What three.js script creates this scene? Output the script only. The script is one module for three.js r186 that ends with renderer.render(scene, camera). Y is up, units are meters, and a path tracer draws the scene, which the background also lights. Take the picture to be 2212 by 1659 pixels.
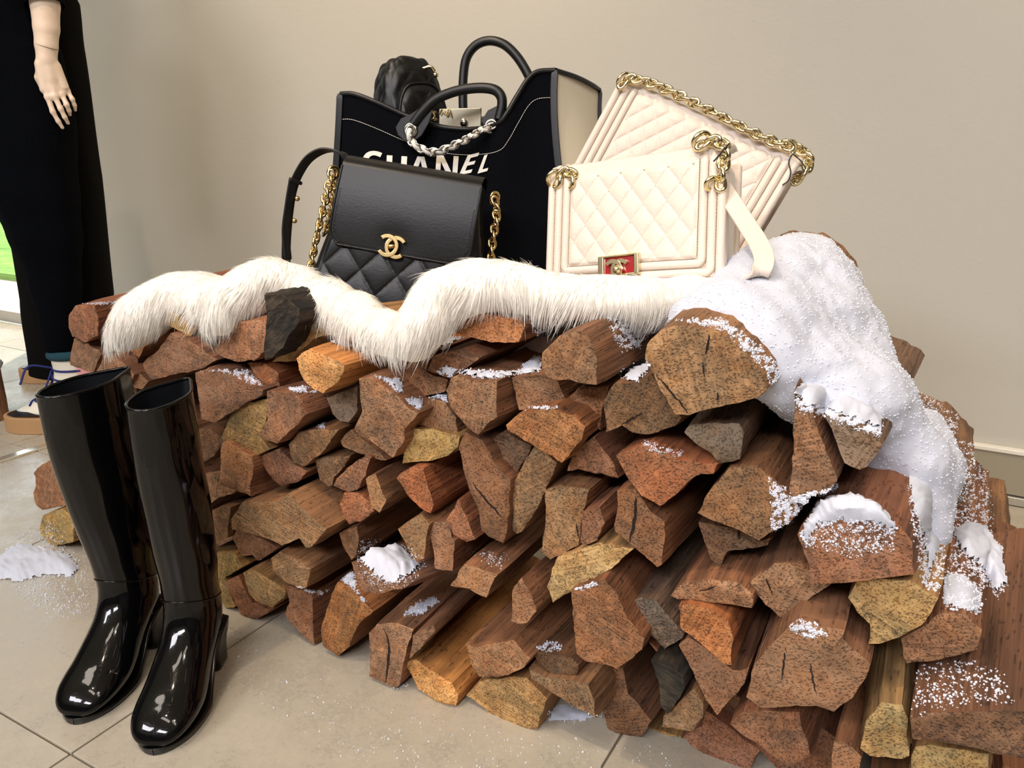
import * as THREE from 'three';
import { toCreasedNormals, mergeGeometries } from 'three/addons/utils/BufferGeometryUtils.js';
import { RoundedBoxGeometry } from 'three/addons/geometries/RoundedBoxGeometry.js';
import { ImprovedNoise } from 'three/addons/math/ImprovedNoise.js';
import { RectAreaLightUniformsLib } from 'three/addons/lights/RectAreaLightUniformsLib.js';
import { FontLoader } from 'three/addons/loaders/FontLoader.js';
import { TextGeometry } from 'three/addons/geometries/TextGeometry.js';

// ---------------------------------------------------------------- camera, sky, sun, lamps, exposure
const W = 2212, H = 1659, FOCAL = 1700;
const CAM = new THREE.Vector3(0, 0.75, 0), PITCH = -Math.atan((829.5 - 326) / FOCAL), YAW = 29.3 * Math.PI / 180;
const scene = new THREE.Scene();
const camera = new THREE.PerspectiveCamera(2 * Math.atan(H / 2 / FOCAL) * 180 / Math.PI, W / H, 0.02, 200);
camera.rotation.order = 'YXZ';
camera.rotation.set(PITCH, YAW, 0);
camera.position.copy(CAM);
camera.updateMatrixWorld(true);

scene.background = new THREE.Color(0.82, 0.92, 1.0);
scene.backgroundIntensity = 2.2;
const sun = new THREE.DirectionalLight(0xfff1dc, 4.5);
sun.position.set(-7, 9, -9); sun.target.position.set(-4, 0, -5);
sun.castShadow = true;
Object.assign(sun.shadow.camera, { left: -14, right: 14, top: 14, bottom: -14, near: 0.5, far: 60 });
sun.shadow.mapSize.set(2048, 2048);
scene.add(sun, sun.target);

RectAreaLightUniformsLib.init();
// unseen ceiling light panels, the large ones placed to light the log faces [x, z, width, depth, strength, colour]
const UNSEEN_PANELS = [
  [-2.2, 0.1, 1.2, 0.3, 7, 0xfff3e4], [-0.5, 0.7, 1.2, 0.3, 7, 0xfff3e4], [0.9, 0.3, 1.2, 0.3, 5, 0xfff3e4],
  [-1.9, 2.8, 1.6, 0.9, 22, 0xfaf8ff], [0.4, 2.8, 1.6, 0.9, 28, 0xfaf8ff],
];
// unseen ceiling spotlights, placed to light the wall, bags and snow [x, z, aimed at x, y, z, strength, cone, colour]
const UNSEEN_SPOTS = [
  [-1.0, -0.35, -1.5, 1.0, -1.94, 10, 0.55, 0xffe4c4], [0.5, -0.7, 0.5, 0.5, -1.94, 6, 0.6, 0xffe8cc],
  [-0.9, 0.2, -0.55, 0.6, -1.0, 6, 0.42, 0xffe6c8], [0.55, 0.1, -0.1, 0.3, -0.8, 3, 0.4, 0xffeed8],
];
const CEILING = 3.0;

const renderer = new THREE.WebGLRenderer({ antialias: true });
renderer.toneMapping = THREE.LinearToneMapping;
renderer.toneMappingExposure = 1.28;
renderer.shadowMap.enabled = true;

// ---------------------------------------------------------------- helpers
let seed = 12345;
const rnd = () => { seed = (seed + 0x6D2B79F5) | 0; let t = Math.imul(seed ^ (seed >>> 15), 1 | seed); t = (t + Math.imul(t ^ (t >>> 7), 61 | t)) ^ t; return ((t ^ (t >>> 14)) >>> 0) / 4294967296; };
const rr = (a, b) => a + (b - a) * rnd();
const V = (x, y, z) => new THREE.Vector3(x, y, z);
const clamp = (x, a, b) => Math.min(b, Math.max(a, x));
const lerp = (a, b, t) => a + (b - a) * t;
const smooth = (a, b, x) => { const t = clamp((x - a) / (b - a), 0, 1); return t * t * (3 - 2 * t); };
const perlin = new ImprovedNoise();
const noise = (x, y = 0, z = 0) => perlin.noise(x + 50.31, y + 77.7, z + 11.9);
const fbm = (x, y = 0, z = 0, o = 4) => { let s = 0, a = 0.5, f = 1; for (let i = 0; i < o; i++) { s += a * noise(x * f, y * f, z * f); a *= 0.5; f *= 2.03; } return s; };
// the point where the photograph's pixel meets the upright plane z = const, or the level plane y = const
function rayOf(px, py) { return V((px - W / 2) / FOCAL, -(py - H / 2) / FOCAL, -1).applyEuler(camera.rotation); }
function at(px, py, z) { const d = rayOf(px, py); return CAM.clone().addScaledVector(d, (z - CAM.z) / d.z); }
function onLevel(px, py, y = 0) { const d = rayOf(px, py); return CAM.clone().addScaledVector(d, (y - CAM.y) / d.y); }

const used = {};
function numbered(name) { const n = used[name] = (used[name] ?? -1) + 1; return n ? name + '_' + String(n).padStart(3, '0') : name; }
const shade = o => { o.castShadow = true; o.receiveShadow = true; return o; };
function part(name, geo, m, parent, label) { const o = shade(new THREE.Mesh(geo, m)); o.name = name; if (label) o.userData.label = label; parent.add(o); return o; }
function thing(name, label, category, pos = [0, 0, 0], group) { const o = new THREE.Group(); o.name = numbered(name); o.position.set(...pos); o.userData = { label, category }; if (group) o.userData.group = group; scene.add(o); return o; }
function struct(name, geo, m, parent = scene) { const o = shade(new THREE.Mesh(geo, m)); o.name = name; if (parent === scene) o.userData.kind = 'structure'; parent.add(o); return o; }
const box = (w, h, d, x = 0, y = 0, z = 0) => new THREE.BoxGeometry(w, h, d).translate(x, y, z);
const rbox = (w, h, d, r, x = 0, y = 0, z = 0, s = 3) => new RoundedBoxGeometry(w, h, d, s, r).translate(x, y, z);
const merge = gs => mergeGeometries(gs.map(g => { const q = g.index ? g.toNonIndexed() : g; for (const k of Object.keys(q.attributes)) if (!['position', 'normal', 'uv'].includes(k)) q.deleteAttribute(k); if (!q.attributes.normal) q.computeVertexNormals(); if (!q.attributes.uv) q.setAttribute('uv', new THREE.BufferAttribute(new Float32Array(q.attributes.position.count * 2), 2)); return q; }));
const curve = (pts, closed = false, t = 0.5) => new THREE.CatmullRomCurve3(pts.map(p => p.isVector3 ? p : V(...p)), closed, 'catmullrom', t);
const tube = (pts, r, n = 40, m = 8, closed = false) => new THREE.TubeGeometry(curve(pts, closed), n, r, m, closed);
const std = (color, rough = 0.7, more = {}) => new THREE.MeshStandardMaterial({ color, roughness: rough, side: THREE.DoubleSide, ...more });
const phys = (color, rough = 0.5, more = {}) => new THREE.MeshPhysicalMaterial({ color, roughness: rough, side: THREE.DoubleSide, ...more });
// a surface from a grid of points f(u, v) -> Vector3
function sheet(nu, nv, f, closedU = false) {
  const pos = [], uv = [], idx = [];
  for (let j = 0; j <= nv; j++) for (let i = 0; i <= nu; i++) { const p = f(i / nu, j / nv); pos.push(p.x, p.y, p.z); uv.push(i / nu, j / nv); }
  for (let j = 0; j < nv; j++) for (let i = 0; i < nu; i++) { const a = j * (nu + 1) + i, b = a + 1, c = a + nu + 1, d = c + 1; idx.push(a, b, d, a, d, c); }
  const g = new THREE.BufferGeometry();
  g.setAttribute('position', new THREE.Float32BufferAttribute(pos, 3)); g.setAttribute('uv', new THREE.Float32BufferAttribute(uv, 2)); g.setIndex(idx); g.computeVertexNormals();
  return g;
}

// ---------------------------------------------------------------- textures
function tileNoise(n, fx, fy, sd) { // smooth noise that repeats over the tile, n x n samples, fx / fy cells
  const g = new Float32Array(fx * fy); let s = sd * 7919 + 13;
  for (let i = 0; i < g.length; i++) { s = (s * 1664525 + 1013904223) >>> 0; g[i] = s / 4294967296; }
  const out = new Float32Array(n * n);
  for (let y = 0; y < n; y++) { const v = y / n * fy, j = Math.floor(v), b = smooth(0, 1, v - j), j1 = (j + 1) % fy;
    for (let x = 0; x < n; x++) { const u = x / n * fx, i = Math.floor(u), a = smooth(0, 1, u - i), i1 = (i + 1) % fx;
      out[y * n + x] = lerp(lerp(g[j * fx + i], g[j * fx + i1], a), lerp(g[j1 * fx + i], g[j1 * fx + i1], a), b); } }
  return out;
}
function mixNoise(n, layers, sd) { const o = new Float32Array(n * n); let tot = 0; layers.forEach(([fx, fy, a], k) => { const t = tileNoise(n, fx, fy, sd + k * 17); tot += a; for (let i = 0; i < o.length; i++) o[i] += a * t[i]; }); for (let i = 0; i < o.length; i++) o[i] /= tot; return o; }
function tex(n, f, srgb = true) {
  const d = new Uint8Array(n * n * 4);
  for (let i = 0; i < n * n; i++) { const c = f(i, i % n, Math.floor(i / n)); d[4 * i] = clamp(c[0], 0, 1) * 255; d[4 * i + 1] = clamp(c[1] ?? c[0], 0, 1) * 255; d[4 * i + 2] = clamp(c[2] ?? c[0], 0, 1) * 255; d[4 * i + 3] = 255; }
  const t = new THREE.DataTexture(d, n, n, THREE.RGBAFormat); t.wrapS = t.wrapT = THREE.RepeatWrapping; t.magFilter = THREE.LinearFilter; t.minFilter = THREE.LinearMipmapLinearFilter; t.generateMipmaps = true;
  if (srgb) t.colorSpace = THREE.SRGBColorSpace; t.needsUpdate = true; return t;
}
// ---------------------------------------------------------------- smooth bodies from a distance field (surface nets)
function surfaceNets(f, lo, hi, cell) {
  const nx = Math.ceil((hi.x - lo.x) / cell) + 1, ny = Math.ceil((hi.y - lo.y) / cell) + 1, nz = Math.ceil((hi.z - lo.z) / cell) + 1;
  const F = new Float32Array(nx * ny * nz), id = new Int32Array(nx * ny * nz).fill(-1), pos = [], idx = [];
  for (let k = 0, q = 0; k < nz; k++) for (let j = 0; j < ny; j++) for (let i = 0; i < nx; i++, q++) F[q] = f(lo.x + i * cell, lo.y + j * cell, lo.z + k * cell);
  const sx = 1, sy = nx, sz = nx * ny, cs = [0, sx, sy, sx + sy, sz, sx + sz, sy + sz, sx + sy + sz], ed = [[0, 1], [2, 3], [4, 5], [6, 7], [0, 2], [1, 3], [4, 6], [5, 7], [0, 4], [1, 5], [2, 6], [3, 7]];
  for (let k = 0; k < nz - 1; k++) for (let j = 0; j < ny - 1; j++) for (let i = 0; i < nx - 1; i++) {
    const q = i + j * sy + k * sz; let n = 0, x = 0, y = 0, z = 0;
    for (const [a, b] of ed) { const fa = F[q + cs[a]], fb = F[q + cs[b]]; if ((fa < 0) === (fb < 0)) continue; const t = fa / (fa - fb); x += lerp(a & 1, b & 1, t); y += lerp(a >> 1 & 1, b >> 1 & 1, t); z += lerp(a >> 2, b >> 2, t); n++; }
    if (n) { id[q] = pos.length / 3; pos.push(lo.x + (i + x / n) * cell, lo.y + (j + y / n) * cell, lo.z + (k + z / n) * cell); }
  }
  const quad = (a, b, c, d, flip) => { if (a < 0 || b < 0 || c < 0 || d < 0) return; flip ? idx.push(a, c, b, a, d, c) : idx.push(a, b, c, a, c, d); };
  for (let k = 1; k < nz - 1; k++) for (let j = 1; j < ny - 1; j++) for (let i = 1; i < nx - 1; i++) {
    const q = i + j * sy + k * sz, s = F[q] < 0;
    if (s !== (F[q + sx] < 0)) quad(id[q - sy - sz], id[q - sz], id[q], id[q - sy], !s);
    if (s !== (F[q + sy] < 0)) quad(id[q - sx - sz], id[q - sx], id[q], id[q - sz], !s);
    if (s !== (F[q + sz] < 0)) quad(id[q - sx - sy], id[q - sy], id[q], id[q - sx], !s);
  }
  const g = new THREE.BufferGeometry(); g.setAttribute('position', new THREE.Float32BufferAttribute(pos, 3)); g.setIndex(idx); g.computeVertexNormals();
  const uv = new Float32Array(pos.length / 3 * 2); for (let i = 0; i < uv.length / 2; i++) { uv[2 * i] = pos[3 * i] * 6; uv[2 * i + 1] = pos[3 * i + 2] * 6 + pos[3 * i + 1] * 4; } g.setAttribute('uv', new THREE.BufferAttribute(uv, 2));
  return g;
}
// distance to a tapered capsule a -> b with radii ra, rb; bones: [a, b, ra, rb]
function capsule(x, y, z, a, b, ra, rb) { const bx = b.x - a.x, by = b.y - a.y, bz = b.z - a.z, px = x - a.x, py = y - a.y, pz = z - a.z, L = bx * bx + by * by + bz * bz || 1e-9, t = clamp((px * bx + py * by + pz * bz) / L, 0, 1); return Math.hypot(px - bx * t, py - by * t, pz - bz * t) - lerp(ra, rb, t); }
const smin = (a, b, k) => { const h = Math.max(k - Math.abs(a - b), 0) / k; return Math.min(a, b) - h * h * k * .25; };
function bonesField(B, k) { return (x, y, z) => { let d = 1; for (const b of B) { const q = capsule(x, y, z, b[0], b[1], b[2], b[3]); d = d === 1 ? q : smin(d, q, k); } return d; }; }
function bounds(B, m) { const lo = V(9, 9, 9), hi = V(-9, -9, -9); for (const [a, b, ra, rb] of B) { const r = Math.max(ra, rb) + m; for (const p of [a, b]) { lo.min(V(p.x - r, p.y - r, p.z - r)); hi.max(V(p.x + r, p.y + r, p.z + r)); } } return [lo, hi]; }
const bodyOf = (B, k, cell, extra) => { const [lo, hi] = bounds(B, .02), f = bonesField(B, k); return surfaceNets(extra ? (x, y, z) => extra(f(x, y, z), x, y, z) : f, lo, hi, cell); };
// points spread evenly over a geometry: [position, normal]
function scatter(g, n) {
  const p = g.attributes.position, nn = g.attributes.normal, ix = g.index, T = ix.count / 3, acc = new Float32Array(T); let s = 0; const a = V(), b = V(), c = V();
  for (let i = 0; i < T; i++) { a.fromBufferAttribute(p, ix.getX(3 * i)); b.fromBufferAttribute(p, ix.getX(3 * i + 1)); c.fromBufferAttribute(p, ix.getX(3 * i + 2)); s += b.sub(a).cross(c.sub(a)).length() / 2; acc[i] = s; }
  const out = [];
  for (let q = 0; q < n; q++) { const w = rnd() * s; let lo = 0, hi = T - 1; while (lo < hi) { const m = (lo + hi) >> 1; acc[m] < w ? lo = m + 1 : hi = m; }
    let u = rnd(), v = rnd(); if (u + v > 1) { u = 1 - u; v = 1 - v; } const i0 = ix.getX(3 * lo), i1 = ix.getX(3 * lo + 1), i2 = ix.getX(3 * lo + 2);
    const P = V().fromBufferAttribute(p, i0).multiplyScalar(1 - u - v).addScaledVector(a.fromBufferAttribute(p, i1), u).addScaledVector(b.fromBufferAttribute(p, i2), v);
    const N = V().fromBufferAttribute(nn, i0).multiplyScalar(1 - u - v).addScaledVector(a.fromBufferAttribute(nn, i1), u).addScaledVector(b.fromBufferAttribute(nn, i2), v).normalize(); out.push([P, N]); }
  return out;
}
function instances(name, geo, m, mats, parent, kind = 'stuff') { const o = shade(new THREE.InstancedMesh(geo, m, mats.length)); mats.forEach((q, i) => o.setMatrixAt(i, q)); o.name = name; if (kind) o.userData.kind = kind; parent.add(o); return o; }
// ---------------------------------------------------------------- the room
const WALLZ = -1.94, X0 = -6.4, X1 = 2.6, Z1 = 6.5, WIN_X = -3.27;
const plaster = mixNoise(256, [[4, 4, 1], [16, 16, .5], [64, 64, .5], [128, 128, .6]], 3);
const plasterBump = tex(256, i => [plaster[i]], false);
const wallMat = std(0xc2bfb4, 0.62, { bumpMap: plasterBump, bumpScale: 0.0006 });
const whiteMat = std(0xe9e4d8, 0.5);
function uvMetres(g, s) { const p = g.attributes.position, n = g.attributes.normal, uv = g.attributes.uv; for (let i = 0; i < p.count; i++) { const ax = Math.abs(n.getX(i)), ay = Math.abs(n.getY(i)); uv.setXY(i, (ax > .7 ? p.getZ(i) : p.getX(i)) * s, (ay > .7 ? p.getZ(i) : p.getY(i)) * s); } return g; }
struct('wall_back', uvMetres(box(X1 - WIN_X + .2, CEILING + .2, 0.2, (WIN_X + X1 + .2) / 2, CEILING / 2 + .05, WALLZ - 0.1), 2), wallMat);
const unseenWallMat = std(0x443d36, 0.7);  // unseen shop walls, kept dark and distant to calm reflections in the boots
struct('wall_right', uvMetres(box(0.2, CEILING + .2, Z1 - WALLZ + .4, X1 + 0.1, CEILING / 2 + .05, (Z1 + WALLZ) / 2), 2), unseenWallMat);
struct('wall_front', uvMetres(box(X1 - X0 + .4, CEILING + .2, 0.2, (X0 + X1) / 2, CEILING / 2 + .05, Z1 + 0.1), 2), unseenWallMat);
struct('wall_left', uvMetres(box(0.2, CEILING + .2, Z1 - WALLZ + .4, X0 - 0.1, CEILING / 2 + .05, (Z1 + WALLZ) / 2), 2), unseenWallMat);
struct('ceiling', box(X1 - X0 + .4, 0.2, Z1 - WALLZ + .4, (X0 + X1) / 2, CEILING + 0.1, (Z1 + WALLZ) / 2), std(0xe6e2da, 0.8));
struct('wall_above_window', box(WIN_X - X0 + .1, CEILING - 2.45, 0.2, (WIN_X + X0) / 2, (CEILING + 2.45) / 2, WALLZ - 0.1), wallMat);

// skirting: a pale top ledge, a grey board, a thin metal foot
{
  const L = X1 - WIN_X, cx = (WIN_X + X1) / 2;
  const b = struct('baseboard_back', rbox(L, 0.094, 0.016, 0.002, cx, 0.071, WALLZ + 0.008), std(0x9d9683, 0.55));
  part('baseboard_ledge', rbox(L, 0.011, 0.021, 0.003, cx, 0.1235, WALLZ + 0.0105), whiteMat, b);
  part('baseboard_foot', rbox(L, 0.019, 0.02, 0.002, cx, 0.0115, WALLZ + 0.01), std(0xb4b0a2, 0.35, { metalness: .4 }), b);
}
// floor: a screed with one slab per tile, joints recessed
{
  const T = 0.61, GAP = 0.003, ox = -0.912, oz = -0.455;
  const grain = mixNoise(512, [[5, 5, 1], [19, 19, .8], [80, 80, .6], [200, 200, .9]], 21);
  const fm = [0, 1, 2].map(k => { const t = tex(512, i => { const v = 0.93 + (grain[(i + k * 9000) % grain.length] - .5) * 0.16; return [v, v * .995, v * .98]; }); const rt = tex(512, i => { const v = 0.5 + (grain[i] - .5) * 0.9; return [v, v, v]; }, false); return phys([0xb9b0a0, 0xb4ab9b, 0xbdb4a4][k], 0.62, { map: t, roughnessMap: rt, specularIntensity: 0.85 }); });
  const floor = struct('floor', box(X1 - X0, 0.1, Z1 - WALLZ, (X0 + X1) / 2, -0.0535, (Z1 + WALLZ) / 2), std(0x6d6657, 0.9));
  const cache = {};
  for (let x = ox - 8 * T; x < X1; x += T) for (let z = oz - 4 * T; z < Z1; z += T) {
    const a = Math.max(x, X0), b = Math.min(x + T, X1), c = Math.max(z, WALLZ), d = Math.min(z + T, Z1);
    const w = b - a - GAP, e = d - c - GAP; if (w < .02 || e < .02) continue;
    const key = w.toFixed(3) + '_' + e.toFixed(3);
    cache[key] ??= rbox(w, 0.012, e, 0.0012, 0, 0, 0, 1);
    const t = part('tile', cache[key], fm[Math.floor(rnd() * 3)], floor); t.position.set((a + b) / 2, -0.006, (c + d) / 2);
  }
  // polished metal strip let into the floor
  struct('trim_1', rbox(0.03, 0.006, 2.4, 0.002, -2.03, 0.0025, -0.72), std(0xe8e2cf, 0.16, { metalness: .85 }));
}
// shop window at the left: frame, glass, and the garden beyond it
{
  const cx = (X0 + WIN_X) / 2, w = WIN_X - X0;
  const win = struct('window_1', merge([box(w, 0.05, 0.07, cx, 0.025, WALLZ - 0.05), box(w, 0.06, 0.07, cx, 2.42, WALLZ - 0.05), box(0.05, 2.4, 0.07, WIN_X - 0.02, 1.2, WALLZ - .05), box(0.05, 2.4, 0.07, X0 + 0.03, 1.2, WALLZ - .05)]), std(0xd8d6cf, 0.4, { metalness: .3 }));
  part('pane', box(w - .08, 2.34, 0.01, cx, 1.22, WALLZ - 0.05), phys(0xffffff, 0, { transmission: 1, thickness: 0, ior: 1.5 }), win);
  const outN = mixNoise(256, [[6, 6, 1], [30, 30, 1], [90, 90, 1]], 41);
  const grassT = tex(256, i => { const v = .75 + (outN[i] - .5) * .7; return [v * .8, v, v * .6]; });
  grassT.repeat.set(8, 4);
  struct('ground_outside', box(40, 0.1, 40, -8, -0.08, WALLZ - 20.2), std(0xcfc8b6, 0.9));
  const lawn = (name, label, y, z0, z1) => { const o = shade(new THREE.Mesh(box(26, 0.08, z1 - z0, -10, y - .04, (z0 + z1) / 2), std(0xb8d890, 0.95, { map: grassT }))); o.name = numbered(name); o.userData = { label, category: 'lawn', kind: 'stuff' }; scene.add(o); };
  lawn('lawn', 'bright green lawn outside the window, nearer the glass', 0.01, -5.6, -2.75);
  lawn('lawn', 'raised strip of grass behind the stone kerb outside', 0.24, -7.6, -5.85);
  struct('kerb_outside', rbox(26, 0.26, 0.26, 0.02, -10, 0.11, -5.72), std(0xa9a596, 0.85));
  struct('wall_outside', box(26, 3.4, 0.3, -10, 1.5, -8.2), std(0xf0e8d2, 0.9));
  struct('plinth_outside', box(26, 0.42, 0.08, -10, 0.4, -8.0), std(0xd8d2c0, 0.9));
}
// ceiling panels and spotlights, all out of view
for (const [x, z, w, d, s, c] of UNSEEN_PANELS) {
  const t = thing('unseen_ceiling_panel', 'unseen flat rectangular light panel set in the ceiling', 'ceiling light', [x, CEILING, z], 'unseen ceiling light panels');
  part('frame', merge([box(w + .06, .02, .03, 0, -.01, d / 2 + .015), box(w + .06, .02, .03, 0, -.01, -d / 2 - .015), box(.03, .02, d, w / 2 + .015, -.01, 0), box(.03, .02, d, -w / 2 - .015, -.01, 0)]), whiteMat, t);
  part('diffuser', box(w, .008, d, 0, -.006, 0), std(0xffffff, .5, { emissive: c, emissiveIntensity: 1.5 }), t);
  const l = new THREE.RectAreaLight(c, s, w, d); l.position.set(0, -.014, 0); l.rotation.x = -Math.PI / 2; t.add(l);
}
for (const [x, z, ax, ay, az, s, a, c] of UNSEEN_SPOTS) {
  const t = thing('unseen_spotlight', 'unseen small white ceiling lamp aimed at ' + (az < -1.5 ? (x < 0 ? 'the left of the back wall' : 'the right of the back wall') : x < 0 ? 'the handbags' : 'the snowy right end of the pile'), 'unseen_spotlight', [x, CEILING, z], 'unseen ceiling spotlights');
  const dir = V(ax - x, ay - CEILING + .12, az - z).normalize();
  part('mount', new THREE.CylinderGeometry(.045, .05, .03, 24).translate(0, -.015, 0), whiteMat, t);
  const q = new THREE.Quaternion().setFromUnitVectors(V(0, -1, 0), dir);
  const can = part('can', new THREE.LatheGeometry([[0, .05], [.03, .05], [.036, .04], [.04, -.06], [.036, -.062], [.034, -.04], [0, -.04]].map(p => new THREE.Vector2(...p)), 28), whiteMat, t); can.position.set(0, -.09, 0); can.quaternion.copy(q);
  part('lens', new THREE.CylinderGeometry(.032, .032, .004, 24).translate(0, -.046, 0), std(0xffffff, .4, { emissive: c, emissiveIntensity: 4 }), can);
  const l = new THREE.SpotLight(c, s, 0, a, 0.9, 2); l.position.copy(dir).multiplyScalar(.075).add(V(0, -.09, 0)); l.castShadow = true; l.shadow.radius = 2; l.shadow.mapSize.set(1024, 1024);
  t.add(l); l.target.position.set(ax - x, ay - CEILING, az - z); t.add(l.target);
}
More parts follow.
